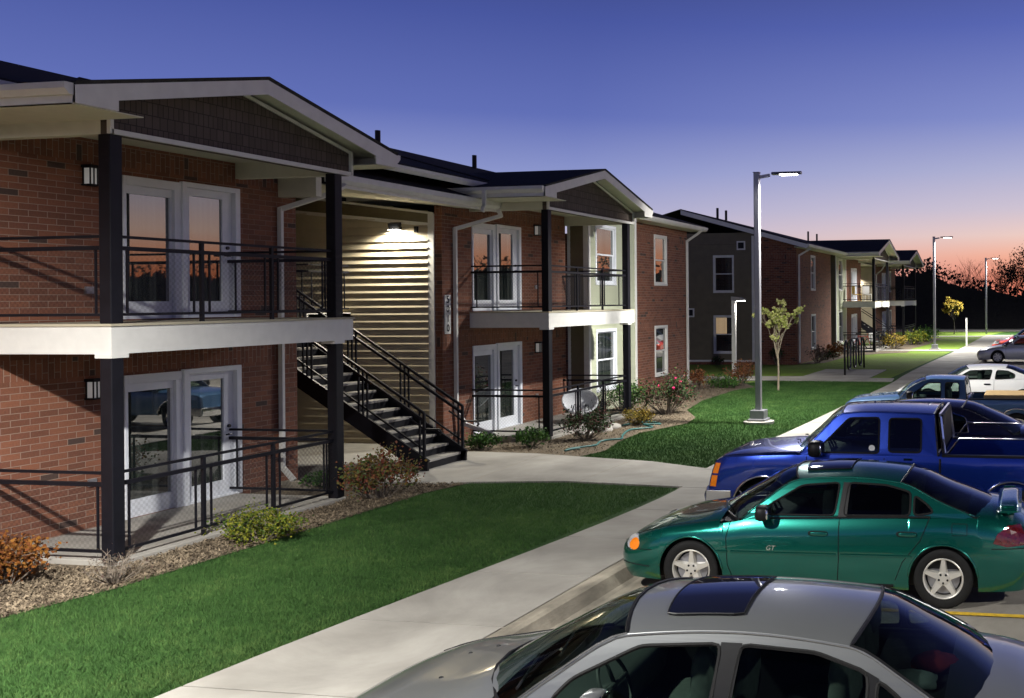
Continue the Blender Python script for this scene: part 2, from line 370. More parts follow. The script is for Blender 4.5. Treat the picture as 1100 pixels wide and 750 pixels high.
for i in range(len(ys) - 1):
    y0, y1 = ys[i], ys[i + 1]; pl.poly([(kx(y0) + .2, y0, -.15), (70, y0, -.15), (70, y1, -.15), (kx(y1) + .2, y1, -.15)])
pl.poly([(70, -60, -.15), (70, 88, -.15), (70, 88, 0.01), (70, -60, 0.01)]); pl.poly([(-2, 88, -.15), (-2, 88, 0.0), (70, 88, 0.0), (70, 88, -.15)])
struct(pl, 'parking_lot', lot)
gg = MB(); gg.poly([(70, -60, -.004), (600, -60, -.004), (600, 88, -.004), (70, 88, -.004)]); struct(gg, 'terrain', lawn)
# kerb with gutter pan
kb = MB(); rows = []
yy = [0, 2, 4] + [5 + .5 * i for i in range(60)] + [35 + 2 * i for i in range(28)]
for y in yy:
    k = kx(y); rows.append([(k - .14, y, .030), (k - .02, y, .030), (k + .03, y, .014), (k + .11, y, -.110), (k + .16, y, -.138), (k + .55, y, -.142)])
kb.grid([r[::-1] for r in rows]); kerb = struct(kb, 'kerb', concd)
# sidewalk (joints are real gaps)
sw = MB(); jn = MB()
y = 0.0
while y < 88:
    y2 = min(88, y + 1.83); e = .009
    a, b_ = y + e, y2 - e
    for (p, q) in ((a, (a + b_) / 2), ((a + b_) / 2, b_)):
        sw.poly([(lx(p), p, .034), (kx(p) - .15, p, .034), (kx(q) - .15, q, .034), (lx(q), q, .034)])
    sw.poly([(lx(a), a, .02), (kx(a) - .15, a, .02), (kx(a) - .15, a, .034), (lx(a), a, .034)])
    y = y2
struct(sw, 'sidewalk', conc)
sheet('sidewalk_bed', [(lx(v), v) for v in range(0, 89, 2)] + [(kx(v) - .10, v) for v in range(88, -1, -2)], .022, concd)
sheet('entry_path', [(-5.95, 16.55), (-8.24, 16.80), (-9.9, 16.5), (-10.25, 16.22), (-11.1, 16.25), (-18, 16.2), (-18, 20.86), (-13.25, 20.86), (-12.68, 19.9), (-10.37, 19.77), (-9.32, 19.5), (-7.56, 19.1), (-6.2, 18.42), (-6.02, 17.4)], .030, conc, .03)
for (a, b_) in (((-9.95, 16.5), (-10.2, 19.72)), ((-8.0, 16.78), (-8.0, 19.2)), ((-11.6, 16.22), (-11.6, 19.85))):
    m = MB(); m.bar((a[0], a[1], .0295), (b_[0], b_[1], .0295), .012, .004); m.build('path_joint', concd, None, kind='structure')
sheet('cross_path', [(-5.56, 38.75), (-5.7, 40.35), (-6.75, 40.45), (-6.75, 45.3), (-9.55, 45.5), (-9.65, 41.2), (-14.3, 40.9), (-17.5, 40.8), (-17.5, 39.0), (-8.6, 38.95)], .028, conc, .03)
sheet('far_path', [(-4.9, 61.5), (-4.95, 63.5), (-10.5, 63.8), (-10.5, 62.0)], .03, conc)
sheet('far_cross_path', [(-4.4, 84.9), (-4.4, 86.5), (-14, 86.5), (-14, 84.9)], .03, conc)
sheet('road', [(-60, 98), (200, 98), (200, 106), (-60, 106)], .02, conc)
# far lawns: yellow green lamp light is put into a brighter grass colour
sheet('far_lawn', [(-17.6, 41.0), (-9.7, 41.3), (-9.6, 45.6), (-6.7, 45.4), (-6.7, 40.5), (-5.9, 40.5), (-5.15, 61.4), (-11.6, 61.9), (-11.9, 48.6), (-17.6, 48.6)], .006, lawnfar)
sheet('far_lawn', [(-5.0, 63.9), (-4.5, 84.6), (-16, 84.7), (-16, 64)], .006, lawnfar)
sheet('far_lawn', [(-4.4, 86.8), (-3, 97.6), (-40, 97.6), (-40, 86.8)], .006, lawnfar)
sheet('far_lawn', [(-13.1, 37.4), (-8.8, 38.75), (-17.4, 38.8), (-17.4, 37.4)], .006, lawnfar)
# mulch beds
sheet('mulch_bed', [(-14, 2), (-10.9, 2), (-10.62, 7.5), (-10.45, 8.8), (-10.25, 9.8), (-10.22, 10.9), (-10.17, 12.2), (-10.15, 14.1), (-10.15, 15.5), (-9.92, 16.42), (-10.3, 16.2), (-13, 16.2)], .016, mulchm)
sheet('mulch_bed', [(-13.1, 19.9), (-12.68, 19.92), (-10.37, 19.8), (-9.32, 19.52), (-9.12, 20.4), (-9.4, 21.8), (-9.5, 23.2), (-9.0, 25.2), (-9.2, 26.5), (-10.1, 28.3), (-10.55, 31), (-10.6, 34.6), (-10.2, 36), (-10.9, 37.3), (-13.1, 37.4)], .016, mulchm)
sheet('mulch_bed', [(-11.6, 48.7), (-10.6, 50), (-10.4, 56), (-9.2, 58.5), (-7.7, 60), (-7.7, 61.8), (-11.6, 61.8)], .016, mulchm)
sheet('mulch_bed', [(-11.6, 64.1), (-8.0, 64.1), (-7.6, 70), (-7.6, 82), (-11.6, 82)], .016, mulchm)
# painted stall lines
for k, yl in enumerate([2.7, 5.4, 8.1, 10.8, 13.5, 16.2, 18.9, 21.6, 24.3, 27.0, 29.7, 32.4, 35.1, 37.8, 40.5, 43.2, 45.9, 48.6, 51.3, 54.0, 56.7]):
    x0 = kx(yl) + .28; m = MB(); m.poly([(x0, yl - .05, -.1395 if 0 else -.137), (x0 + 5.2, yl - .05, -.137), (x0 + 5.2, yl + .05, -.137), (x0, yl + .05, -.137)])
    m.build('parking_line', yellowp if yl < 30 else whitep, None, kind='structure')

# grass blades on the near lawns, chips in the beds
def inside(p, poly):
    x, y = p; c = False; n = len(poly)
    for i in range(n):
        x1, y1 = poly[i]; x2, y2 = poly[(i + 1) % n]
        if (y1 > y) != (y2 > y) and x < (x2 - x1) * (y - y1) / (y2 - y1) + x1: c = not c
    return c
def blades(poly, n, h0, h1, w, seed, dens=None):
    rnd = random.Random(seed); m = MB(); xs = [p[0] for p in poly]; ys_ = [p[1] for p in poly]; k = 0
    while k < n:
        x = rnd.uniform(min(xs), max(xs)); y = rnd.uniform(min(ys_), max(ys_))
        if dens and rnd.random() > dens(x, y): continue
        if not inside((x, y), poly): k += .2; continue
        t = rnd.uniform(0, 6.283); h = rnd.uniform(h0, h1); dx, dy = math.cos(t) * w, math.sin(t) * w
        lx_, ly_ = rnd.gauss(0, .5) * h, rnd.gauss(0, .5) * h
        b = len(m.v); m.v += [(x - dx, y - dy, .0), (x + dx, y + dy, .0), (x + lx_, y + ly_, h)]; m.f.append((b, b + 1, b + 2)); m.m.append(0); k += 1
    return m
lawn1 = [(-7.35, 4), (-7.08, 7.1), (-6.05, 16.5), (-8.24, 16.78), (-9.85, 16.45), (-10.12, 15.5), (-10.13, 14.1), (-10.15, 12.2), (-10.2, 10.9), (-10.23, 9.8), (-10.43, 8.8), (-10.6, 7.5), (-10.6, 4)]
blades(lawn1, 130000, .03, .065, .0035, 3, lambda x, y: min(1, (9 / max(4, y)) ** 1.2)).build('grass', bladem, kind='stuff')
lawn2 = [(-6.22, 18.5), (-5.96, 24), (-5.69, 32), (-5.5, 38.6), (-8.6, 38.8), (-10.8, 38.8), (-10.9, 37.3), (-10.2, 36), (-10.6, 34.6), (-10.55, 31), (-10.1, 28.3), (-9.2, 26.5), (-9.0, 25.2), (-9.5, 23.2), (-9.4, 21.8), (-9.12, 20.4), (-9.3, 19.5), (-7.56, 19.15)]
blades(lawn2, 90000, .03, .07, .006, 4).build('grass', bladem, kind='stuff')
rnd = random.Random(5)
chips = [(.30, .22, .13), (.12, .08, .045), (.42, .34, .22)]
chipm = pm('wood_chip', (.09, .06, .035), .9, var=.5, scale=9, c2=(.30, .235, .155))
def chipfield(poly, n):
    m = MB(); xs = [p[0] for p in poly]; ys_ = [p[1] for p in poly]; k = 0
    while k < n:
        x = rnd.uniform(min(xs), max(xs)); y = rnd.uniform(min(ys_), max(ys_)); 
        if not inside((x, y), poly): k += .3; continue
        t = rnd.uniform(0, 6.28); l_ = rnd.uniform(.008, .034); w = rnd.uniform(.003, .010); z = .016 + rnd.uniform(.002, .03); a = rnd.uniform(-.02, .02)
        c, s_ = math.cos(t), math.sin(t)
        m.poly([(x - c * l_ - s_ * w, y - s_ * l_ + c * w, z - a), (x - c * l_ + s_ * w, y - s_ * l_ - c * w, z - a * .6), (x + c * l_ + s_ * w, y + s_ * l_ - c * w, z + a), (x + c * l_ - s_ * w, y + s_ * l_ + c * w, z + a * 1.4)]); k += 1
    return m
chipfield([(-12, 6), (-10.7, 6), (-10.45, 8.8), (-10.25, 9.8), (-10.22, 10.9), (-10.17, 12.2), (-10.15, 14.1), (-10.15, 15.5), (-9.92, 16.38), (-11.1, 16.2), (-11.05, 10.5), (-12, 10.4)], 26000).build('mulch', chipm, kind='stuff')
chipfield([(-12.9, 20.0), (-10.37, 19.9), (-9.4, 19.7), (-9.2, 20.4), (-9.5, 21.8), (-9.6, 23.2), (-9.1, 25.2), (-9.3, 26.5), (-10.2, 28.3), (-10.65, 31), (-10.7, 34.6), (-11, 37.3), (-13, 37.3)], 14000).build('mulch', chipm, kind='stuff')

# ------------------------------------------------------------------ buildings
def ob(m, o, c, u0, u1, z0, z1, d0, d1):
    if o == 'x': m.box(c + d0, c + d1, u0, u1, z0, z1)
    else: m.box(u0, u1, c - d0, c - d1, z0, z1)
    return m
def P3(o, c, u, z, d): return (c + d, u, z) if o == 'x' else (u, c - d, z)
def wall(o, c, u0, u1, z0, z1, holes=(), rev=.10):
    m = MB(); us = sorted({u0, u1} | {v for h in holes for v in h[:2]}); zs = sorted({z0, z1} | {v for h in holes for v in h[2:4]})
    for i in range(len(us) - 1):
        for j in range(len(zs) - 1):
            a, b_, c0, d0 = us[i], us[i + 1], zs[j], zs[j + 1]; mu, mz = (a + b_) / 2, (c0 + d0) / 2
            if any(h[0] < mu < h[1] and h[2] < mz < h[3] for h in holes): continue
            m.poly([P3(o, c, a, c0, 0), P3(o, c, b_, c0, 0), P3(o, c, b_, d0, 0), P3(o, c, a, d0, 0)])
    for h in holes:
        a, b_, c0, d0 = h[:4]
        for (p, q) in (((a, c0), (b_, c0)), ((b_, c0), (b_, d0)), ((b_, d0), (a, d0)), ((a, d0), (a, c0))):
            m.poly([P3(o, c, p[0], p[1], 0), P3(o, c, q[0], q[1], 0), P3(o, c, q[0], q[1], -rev), P3(o, c, p[0], p[1], -rev)])
    return m
def lap(o, c, u0, u1, z0, z1, holes=(), pitch=.165, d=.016, top=None):
    """lap siding: every board leans out at its foot; top(u) gives a sloped upper edge"""
    m = MB(); z = z0
    while z < z1 - .001:
        zt = min(z + pitch, z1)
        segs = [(u0, u1)]
        for h in holes:
            if h[2] < zt - .01 and h[3] > z + .01:
                ns = []
                for (a, b_) in segs:
                    if h[1] <= a or h[0] >= b_: ns.append((a, b_)); continue
                    if h[0] > a: ns.append((a, h[0]))
                    if h[1] < b_: ns.append((h[1], b_))
                segs = ns
        for (a, b_) in segs:
            m.poly([P3(o, c, a, z, d), P3(o, c, b_, z, d), P3(o, c, b_, zt, .001), P3(o, c, a, zt, .001)])
            m.poly([P3(o, c, a, z, .0), P3(o, c, b_, z, .0), P3(o, c, b_, z, d), P3(o, c, a, z, d)])
        z = zt
    return m
def window(par, o, c, u0, u1, z0, z1, label=None, lit=False, fr=white):
    """double hung window sitting in the opening u0..u1, z0..z1"""
    t = .075; m = MB()
    ob(m, o, c, u0 - .03, u1 + .03, z1 - t + .03, z1 + .04, -.08, .028); ob(m, o, c, u0 - .03, u1 + .03, z0 - .04, z0 + t - .03, -.08, .036)
    ob(m, o, c, u0 - .03, u0 + t - .03, z0 + t - .03, z1 - t + .03, -.08, .028); ob(m, o, c, u1 - t + .03, u1 + .03, z0 + t - .03, z1 - t + .03, -.08, .028)
    f = m.build('window', fr, par, bevel=.004)
    if label: f['label'] = label
    mz = (z0 + z1) / 2 + .02; m = MB(); a, b_ = u0 + .045, u1 - .045
    for (q0, q1, dd) in ((z0 + .045, mz, -.062), (mz - .035, z1 - .045, -.040)):
        s = .035
        ob(m, o, c, a, b_, q0, q0 + s + .01, dd - .02, dd + .015); ob(m, o, c, a, b_, q1 - s, q1, dd - .02, dd + .015)
        ob(m, o, c, a, a + s, q0 + s + .01, q1 - s, dd - .02, dd + .015); ob(m, o, c, b_ - s, b_, q0 + s + .01, q1 - s, dd - .02, dd + .015)
    m.build('sash', fr, f)
    m = MB(); m.poly([P3(o, c, a + .03, z0 + .08, -.066), P3(o, c, b_ - .03, z0 + .08, -.066), P3(o, c, b_ - .03, mz - .01, -.066), P3(o, c, a + .03, mz - .01, -.066)])
    m.poly([P3(o, c, a + .03, mz, -.045), P3(o, c, b_ - .03, mz, -.045), P3(o, c, b_ - .03, z1 - .07, -.045), P3(o, c, a + .03, z1 - .07, -.045)])
    m.build('pane', winglass, f)
    if lit:
        m = MB(); uu = a + .05
        while uu < a + (b_ - a) * .62:
            m.poly([P3(o, c, uu, mz + .02, -.0435), P3(o, c, uu + .05, mz + .02, -.0435), P3(o, c, uu + .05, z1 - .08, -.0435), P3(o, c, uu, z1 - .08, -.0435)]); uu += .062
        m.build('curtain', warmroom, f)
    return f
def patio_door(par, o, c, u0, u1, z0, z1, knob=True, mirror=False):
    """one fixed glazed leaf and one door leaf in its own thicker frame"""
    m = MB(); mid = u0 + (u1 - u0) * .50; t = .07
    ob(m, o, c, u0, u0 + .05, z0, z1, -.09, .03); ob(m, o, c, u0 + .05, mid - .06, z1 - .13, z1, -.09, .03); ob(m, o, c, mid - .18, mid - .06, z0, z1 - .13, -.09, .03)
    f = m.build('patio_door', doorw, par, bevel=.004)
    m = MB()
    ob(m, o, c, mid - .06, mid + .02, z0, z1 + .02, -.09, .065); ob(m, o, c, u1 - .08, u1 + .02, z0, z1 + .02, -.09, .065); ob(m, o, c, mid + .02, u1 - .08, z1 - .06, z1 + .02, -.09, .065)
    ob(m, o, c, mid + .02, u1 - .08, z0, z0 + .03, -.09, .04)
    m.build('door_frame', doorw, f, bevel=.004)
    for (a, b_, dz, nm) in ((u0 + .05, mid - .18, -.045, 'fixed_leaf'), (mid + .02, u1 - .08, -.03, 'door_leaf')):
        m = MB(); s = .115; zt = z1 - (.13 if nm == 'fixed_leaf' else .06)
        w0 = .05 if nm == 'fixed_leaf' else s; w1 = .03 if nm == 'fixed_leaf' else .2
        ob(m, o, c, a, a + w0, z0, zt, dz - .04, dz + .02); ob(m, o, c, b_ - w1, b_, z0, zt, dz - .04, dz + .02)
        ob(m, o, c, a + w0, b_ - w1, z0, z0 + .26, dz - .04, dz + .02); ob(m, o, c, a + w0, b_ - w1, zt - .12, zt, dz - .04, dz + .02)
        lf = m.build(nm, doorw, f, bevel=.003)
        m = MB(); ga, gb, g0, g1 = a + w0 - .01, b_ - w1 + .01, z0 + .25, zt - .11; m.poly([P3(o, c, ga, g0, dz - .01), P3(o, c, gb, g0, dz - .01), P3(o, c, gb, g1, dz - .01), P3(o, c, ga, g1, dz - .01)])
        m.build('pane', winglass, f)
    if knob:
        m = MB(); q = Vector(P3(o, c, u1 - .19, z0 + 1.0, -.01)); e = Vector(P3(o, c, u1 - .19, z0 + 1.0, .06)); h = Vector(P3(o, c, u1 - .31, z0 + 1.0, .06))
        m.tube([q, e, h], .012, 8); q = Vector(P3(o, c, u1 - .19, z0 + 1.13, -.01)); m.tube([q, q + (e - q).normalized() * 0 + Vector(P3(o, c, u1 - .19, z0 + 1.13, .02)) - q], .028, 10)
        m.build('handle', rackm, f)
    return f
def wall_lamp(par, o, c, u, z):
    m = MB(); ob(m, o, c, u - .1, u + .1, z + .11, z + .15, 0, .16); ob(m, o, c, u - .08, u + .08, z - .12, z + .12, 0, .02)
    for du in (-.085, -.028, .028, .085): ob(m, o, c, u + du - .006, u + du + .006, z - .12, z + .11, .13, .145)
    for dd in (.03, .14): 
        for du in (-.09, .09): ob(m, o, c, u + du - .006, u + du + .006, z - .12, z + .11, dd - .006, dd + .006)
    ob(m, o, c, u - .1, u + .1, z - .14, z - .12, 0, .16)
    f = m.build('wall_lamp', black, par)
    m = MB(); ob(m, o, c, u - .075, u + .075, z - .115, z + .105, .025, .125); m.build('lamp_glass', lampsoft, f)
def downspout(par, pts, w=.085):
    m = MB()
    for i in range(len(pts) - 1):
        p, q = Vector(pts[i]), Vector(pts[i + 1]); d = (q - p).normalized() * .03
        m.bar(p - d * (i > 0), q + d * (i < len(pts) - 2), w, w * .8, up=(0, 1, 0) if abs((q - p).normalized().y) < .9 else (0, 0, 1))
    return m.build('downspout', white, par, bevel=.01)
def rail(par, p, q, z, name='railing', uprights=2, mesh=True, h=1.07):
    """railing from p to q: thin top rail, thicker rail below it, bottom rail, framed mesh panels"""
    m = MB(); P = Vector((p[0], p[1], 0)); Q = Vector((q[0], q[1], 0)); L_ = (Q - P).length
    for (zz, w) in ((h, .035), (h - .14, .05), (.11, .035)): m.bar(P + Vector((0, 0, z + zz)), Q + Vector((0, 0, z + zz)), w, w)
    n = max(1, uprights)
    for i in range(n + 1):
        a = P.lerp(Q, i / n); 
        if 0 < i < n: m.bar(a + Vector((0, 0, z - .02)), a + Vector((0, 0, z + h)), .045, .045)
        for s in (-.13, .13):
            t = i / n + s / L_
            if 0 < t < 1: b_ = P.lerp(Q, t); m.bar(b_ + Vector((0, 0, z + .11)), b_ + Vector((0, 0, z + h - .14)), .022, .022)
    r = m.build(name, black, par)
    if mesh:
        m = MB(); m.poly([(p[0], p[1], z + .12), (q[0], q[1], z + .12), (q[0], q[1], z + h - .15), (p[0], p[1], z + h - .15)]); m.build('mesh_panel', wiremesh, r)
    return r
def balcony(par, xw, xf, y0, y1, z0, zd, zb, ry0, ry1, xg, re, rz, xback, uprights=3, far_side=True, front_low=True, posts=None, near_low=True):
    """porch bay: slab, deck on posts, rails, and the small gable roof over them"""
    pw = .17; m = MB(); m.box(xw, xf + .10, y0 - .02, y1 + .10, z0 - .30, z0); m.build('patio_slab', conc, par, bevel=.01)
    m = MB(); m.box(xw, xf + .09, y0 - .09, y1 + .32, zd - .37, zd - .03)
    m.box(xf - .14, xf + .10, y0 - .10, y0 + .14, zd - .42, zd - .37); m.box(xf - .14, xf + .10, y1 - .14, y1 + .10, zd - .42, zd - .37)
    for k in range(1, 4): m.box(xw, xf + .092, y0 - .092, y1 + .322, zd - .37 + k * .085, zd - .37 + k * .085 + .004)
    dk = m.build('balcony_deck', white, par)
    m = MB(); m.box(xw, xf + .11, y0 - .11, y1 + .34, zd - .03, zd); m.build('deck_surface', deckc, dk)
    ps = posts or [y0, y1]
    for yp in ps:
        m = MB(); m.box(xf - pw / 2, xf + pw / 2, yp - pw / 2, yp + pw / 2, z0, zd - .42); m.build('post', black, par, bevel=.01)
        m = MB(); m.box(xf - pw / 2, xf + pw / 2, yp - pw / 2, yp + pw / 2, zd, zb); m.build('post', black, par, bevel=.01)
    for (z, lo) in ((z0, True), (zd, False)):
        rail(par, (xw, y0), (xf - .09, y0), z, uprights=1)
        rail(par, (xf, ps[0] + .09), (xf, ps[-1] - .09), z, uprights=uprights)
        rail(par, (xw, ps[-1]), (xf - .09, ps[-1]), z, uprights=1)
    # beam box under the gable
    pz = zb; ym = (ry0 + ry1) / 2; sl = (rz - re) / (ry1 - ym); top = lambda y: rz - abs(y - ym) * sl
    xg2 = xf + .07; th = .14; ya, yb = y0 - .08, y1 + .3
    m = MB(); m.prism([(xg2 - .12, ya, pz), (xg2 - .12, yb, pz), (xg2 - .12, yb, top(yb) - th), (xg2 - .12, ym, top(ym) - th), (xg2 - .12, ya, top(ya) - th)], (.12, 0, 0))
    gb = m.build('gable', shake, par)
    gb['label'] = 'gable face covered in dark brown shakes'
    m = MB()   # white edging of the gable face
    m.bar((xg2 + .02, ya, pz + .03), (xg2 + .02, yb, pz + .03), .05, .06); m.bar((xg2 + .02, ya, pz), (xg2 + .02, ya, top(ya) - th), .05, .05); m.bar((xg2 + .02, yb, pz), (xg2 + .02, yb, top(yb) - th), .05, .05)
    m.bar((xg2 + .01, ya, top(ya) - th - .02), (xg2 + .01, ym, rz - th - .02), .03, .05); m.bar((xg2 + .01, ym, rz - th - .02), (xg2 + .01, yb, top(yb) - th - .02), .03, .05)
    m.build('edge_trim', white, gb)
    m = MB(); m.box(xw - .02, xg2 - .12, ya, ya + .14, pz, top(ya) - th - .02); m.build('side_beam', soffitm, par); m = MB(); m.box(xw - .02, xg2 - .12, yb - .14, yb, pz, top(yb) - th - .02); m.build('side_beam', soffitm, par)
    m = MB(); m.box(xw - .02, xg2 - .12, ya + .14, yb - .14, pz + .26, pz + .29); m.build('porch_ceiling', soffitm, par)
    # roof slabs
    m = MB()
    for (a, b_) in ((ry0, ym), (ym, ry1)):
        za, zb_ = top(a), top(b_)
        m.hexa([(xback, a, za - .045), (xg, a, za - .045), (xg, b_, zb_ - .045), (xback, b_, zb_ - .045), (xback, a, za), (xg + .02, a, za), (xg + .02, b_, zb_), (xback, b_, zb_)])
    rf = m.build('porch_roof', roofm, par)
    m = MB()
    for (a, b_) in ((ry0, ym), (ym, ry1)):
        za, zb_ = top(a) - .05, top(b_) - .05
        m.hexa([(xback, a, za - .03), (xg - .03, a, za - .03), (xg - .03, b_, zb_ - .03), (xback, b_, zb_ - .03), (xback, a, za), (xg - .03, a, za), (xg - .03, b_, zb_), (xback, b_, zb_)])
    m.build('soffit', soffitm, rf)
    m = MB(); fh = .20
    for (a, b_) in ((ry0, ym), (ym, ry1)):
        za, zb_ = top(a) - .048, top(b_) - .048
        m.hexa([(xg - .03, a, za - fh), (xg, a, za - fh), (xg, b_, zb_ - fh), (xg - .03, b_, zb_ - fh), (xg - .03, a, za), (xg, a, za), (xg, b_, zb_), (xg - .03, b_, zb_)])
    # boxed returns at the eaves
    for (a, s) in ((ry0, 1), (ry1, -1)):
        m.prism([(xg - .03, a, top(a) - .048 - fh), (xg - .03, a, top(a) - .05), (xg - .03, a + s * .55, top(a + s * .55) - .06), (xg - .03, a + s * .55, top(a) - .048 - fh)], (.028, 0, 0))
    m.build('rake_board', white, rf)
    for (a, s) in ((ry0, -1), (ry1, 1)):
        m = MB(); z_ = top(a); m.prism([(xg - .02, a, z_ - .03), (xg - .02, a + s * .11, z_ - .03), (xg - .02, a + s * .11, z_ - .10), (xg - .02, a + s * .05, z_ - .16), (xg - .02, a, z_ - .16)], (xback - xg + .02, 0, 0)); m.build('gutter', white, rf)
    for (a, b_) in ((ry0 + .0, ya), (yb, ry1)): m = MB(); m.box(xback, xg - .04, a, b_, top(ry0) - .048 - fh - .012, top(ry0) - .048 - fh); m.build('eave_soffit', soffitm, rf)
    zf0, zf1 = top(ry0) - .048 - fh - .012, top(ry0) - .055
    for (a, s) in ((ry0, 1), (ry1, -1)): m = MB(); m.box(xback, xg - .035, a, a + s * .02, zf0, zf1); m.build('fascia', white, rf)
    return rf
def mainroof(par, xe, xr, ze, zr, y0, y1, hip0=0, hip1=0, soff=True, xw=None):
    m = MB(); A = [(xe, y0, ze), (xe, y1, ze), (xr, y1 - hip1, zr), (xr, y0 + hip0, zr)]
    m.poly(A); m.poly([(p[0], p[1], p[2] - .06) for p in A][::-1])
    for i in range(4):
        j = (i + 1) % 4; a, b_ = A[i], A[j]; m.poly([a, (a[0], a[1], a[2] - .06), (b_[0], b_[1], b_[2] - .06), b_])
    xb = 2 * xr - xe; B = [(xr, y0 + hip0, zr), (xr, y1 - hip1, zr), (xb, y1, ze), (xb, y0, ze)]; m.poly(B)
    if hip1: m.poly([(xe, y1, ze), (xb, y1, ze), (xr, y1 - hip1, zr)])
    if hip0: m.poly([(xe, y0, ze), (xr, y0 + hip0, zr), (xb, y0, ze)])
    rf = m.build('roof', roofm, par)
    m = MB(); m.prism([(xe, y0, ze - .05), (xe + .10, y0, ze - .05), (xe + .10, y0, ze - .11), (xe + .05, y0, ze - .18), (xe, y0, ze - .18)], (0, y1 - y0, 0)); m.build('gutter', white, rf)
    if xw is not None:
        m = MB(); m.box(xw, xe, y0, y1, ze - .20, ze - .18); m.build('soffit', soffitm, rf)
    return rf
def vents(rf, pts):
    for (x, y, z, h) in pts:
        m = MB(); m.tube([(x, y, z - .1), (x, y, z + h)], .07, 8); m.build('vent_pipe', black, rf)

WX = -13.1
A = thing('apartment_building', 'two storey red brick apartment building with open stairway, nearest the camera on the left', 'building', (WX, 16, 0), group='apartment buildings')
# near wing: brick wall with patio door openings
d1 = (12.66, 14.80); d2 = (21.93, 24.14)
wall('x', WX, 2, 16.18, -.05, 5.9, [(d1[0], d1[1], .08, 2.18), (d1[0], d1[1], 3.0, 5.1)]).build('brick_wall', brick, A)
m = MB(); m.poly([(WX, 16.18, -.05), (WX - 8, 16.18, -.05), (WX - 8, 16.18, 5.9), (WX, 16.18, 5.9)]); m.build('brick_wall', brick, A)
m = MB(); m.poly([(WX, 2, -.05), (WX - 8, 2, -.05), (WX - 8, 2, 5.9), (WX, 2, 5.9)][::-1]); m.build('brick_wall', brick, A)
patio_door(A, 'x', WX, d1[0], d1[1], .08, 2.18); patio_door(A, 'x', WX, d1[0], d1[1], 3.0, 5.1)
wall_lamp(A, 'x', WX, 12.12, 5.02); wall_lamp(A, 'x', WX, 12.14, 2.03)
for (u, z) in ((12.12, 3.42), (12.14, .72)):
    m = MB(); ob(m, 'x', WX, u - .06, u + .06, z - .05, z + .05, 0, .03); m.build('outlet_cover', galv, A)
balcony(A, WX, -11.15, 10.62, 14.63, .08, 2.98, 5.29, 9.62, 15.42, -10.55, 5.72, 6.38, -15.5, uprights=3)
mainroof(A, -12.45, -18, 6.0, 7.55, 1.5, 16.9, 0, 0, xw=WX)
downspout(A, [(-12.30, 16.45, 5.35), (-12.36, 16.2, 5.18), (WX + .06, 15.73, 4.86), (WX + .06, 15.73, .35), (WX + .30, 15.72, .12)])
m = MB(); m.box(WX, -12.35, 15.75, 15.89, 5.08, 5.42); m.build('end_beam', soffitm, A)
# splash block
# breezeway: siding wall facing the camera, ceiling, eave
YS = 20.72
def strip(m, x0, x1, zt, zb, y, d=.025):
    m.hexa([(x0, y - d, zb(x0)), (x1, y - d, zb(x1)), (x1, y, zb(x1)), (x0, y, zb(x0)), (x0, y - d, zt(x0)), (x1, y - d, zt(x1)), (x1, y, zt(x1)), (x0, y, zt(x0))])
ceilz = lambda x: 5.25 - (x + 13.45) * .134
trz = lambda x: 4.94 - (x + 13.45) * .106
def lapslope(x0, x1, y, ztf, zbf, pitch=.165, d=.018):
    m = MB(); z = -.03
    while z < 6.5:
        n = 14
        for i in range(n):
            a, b_ = x0 + (x1 - x0) * i / n, x0 + (x1 - x0) * (i + 1) / n; lo = max(z, zbf((a + b_) / 2)); hi = min(z + pitch, ztf((a + b_) / 2))
            if hi - lo < .01: continue
            do = d * (1 - (lo - z) / pitch); dh = d * (1 - (hi - z) / pitch)
            m.poly([(a, y - do, lo), (b_, y - do, lo), (b_, y - dh, hi), (a, y - dh, hi)]); m.poly([(a, y, lo), (b_, y, lo), (b_, y - do, lo), (a, y - do, lo)])
        z += pitch
    return m
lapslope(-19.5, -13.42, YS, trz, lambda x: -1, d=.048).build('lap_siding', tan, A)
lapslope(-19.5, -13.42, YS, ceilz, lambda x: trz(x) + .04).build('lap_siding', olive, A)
m = MB(); strip(m, -19.5, -13.30, lambda x: trz(x) + .06, lambda x: trz(x) - .02, YS, .04); strip(m, -19.5, -13.30, lambda x: ceilz(x), lambda x: ceilz(x) - .05, YS, .04)
m.box(-13.42, -13.28, YS - .035, YS, -.03, 5.2); m.build('corner_board', white, A)
wall('y', YS, -13.28, WX, -.05, 5.4).build('brick_wall', brick, A)
m = MB(); m.hexa([(-19.5, 16.18, ceilz(-19.5)), (-12.4, 16.18, 5.30), (-12.4, YS + .5, 5.30), (-19.5, YS + .5, ceilz(-19.5)), (-19.5, 16.18, ceilz(-19.5) + .03), (-12.4, 16.18, 5.33), (-12.4, YS + .5, 5.33), (-19.5, YS + .5, ceilz(-19.5) + .03)])
m.build('breezeway_ceiling', soffitm, A)
m = MB(); m.poly([(-12.36, 16.0, 5.56), (-12.36, 21.9, 5.56), (-18, 21.9, 7.45), (-18, 16.0, 7.45)]); m.poly([(-12.36, 16.0, 5.50), (-12.36, 21.9, 5.50), (-18, 21.9, 7.39), (-18, 16.0, 7.39)][::-1]); m.poly([(-12.36, 21.9, 5.56), (-12.36, 21.9, 5.50), (-18, 21.9, 7.39), (-18, 21.9, 7.45)])
bw = m.build('breezeway_roof', roofm, A)
m = MB(); m.prism([(-12.38, 16.0, 5.53), (-12.28, 16.0, 5.53), (-12.28, 16.0, 5.43), (-12.33, 16.0, 5.36), (-12.38, 16.0, 5.36)], (0, 6.15, 0)); m.build('gutter', white, bw)
m = MB(); m.box(-12.40, -12.38, 16.18, 21.9, 5.30, 5.52); m.build('fascia', white, bw)
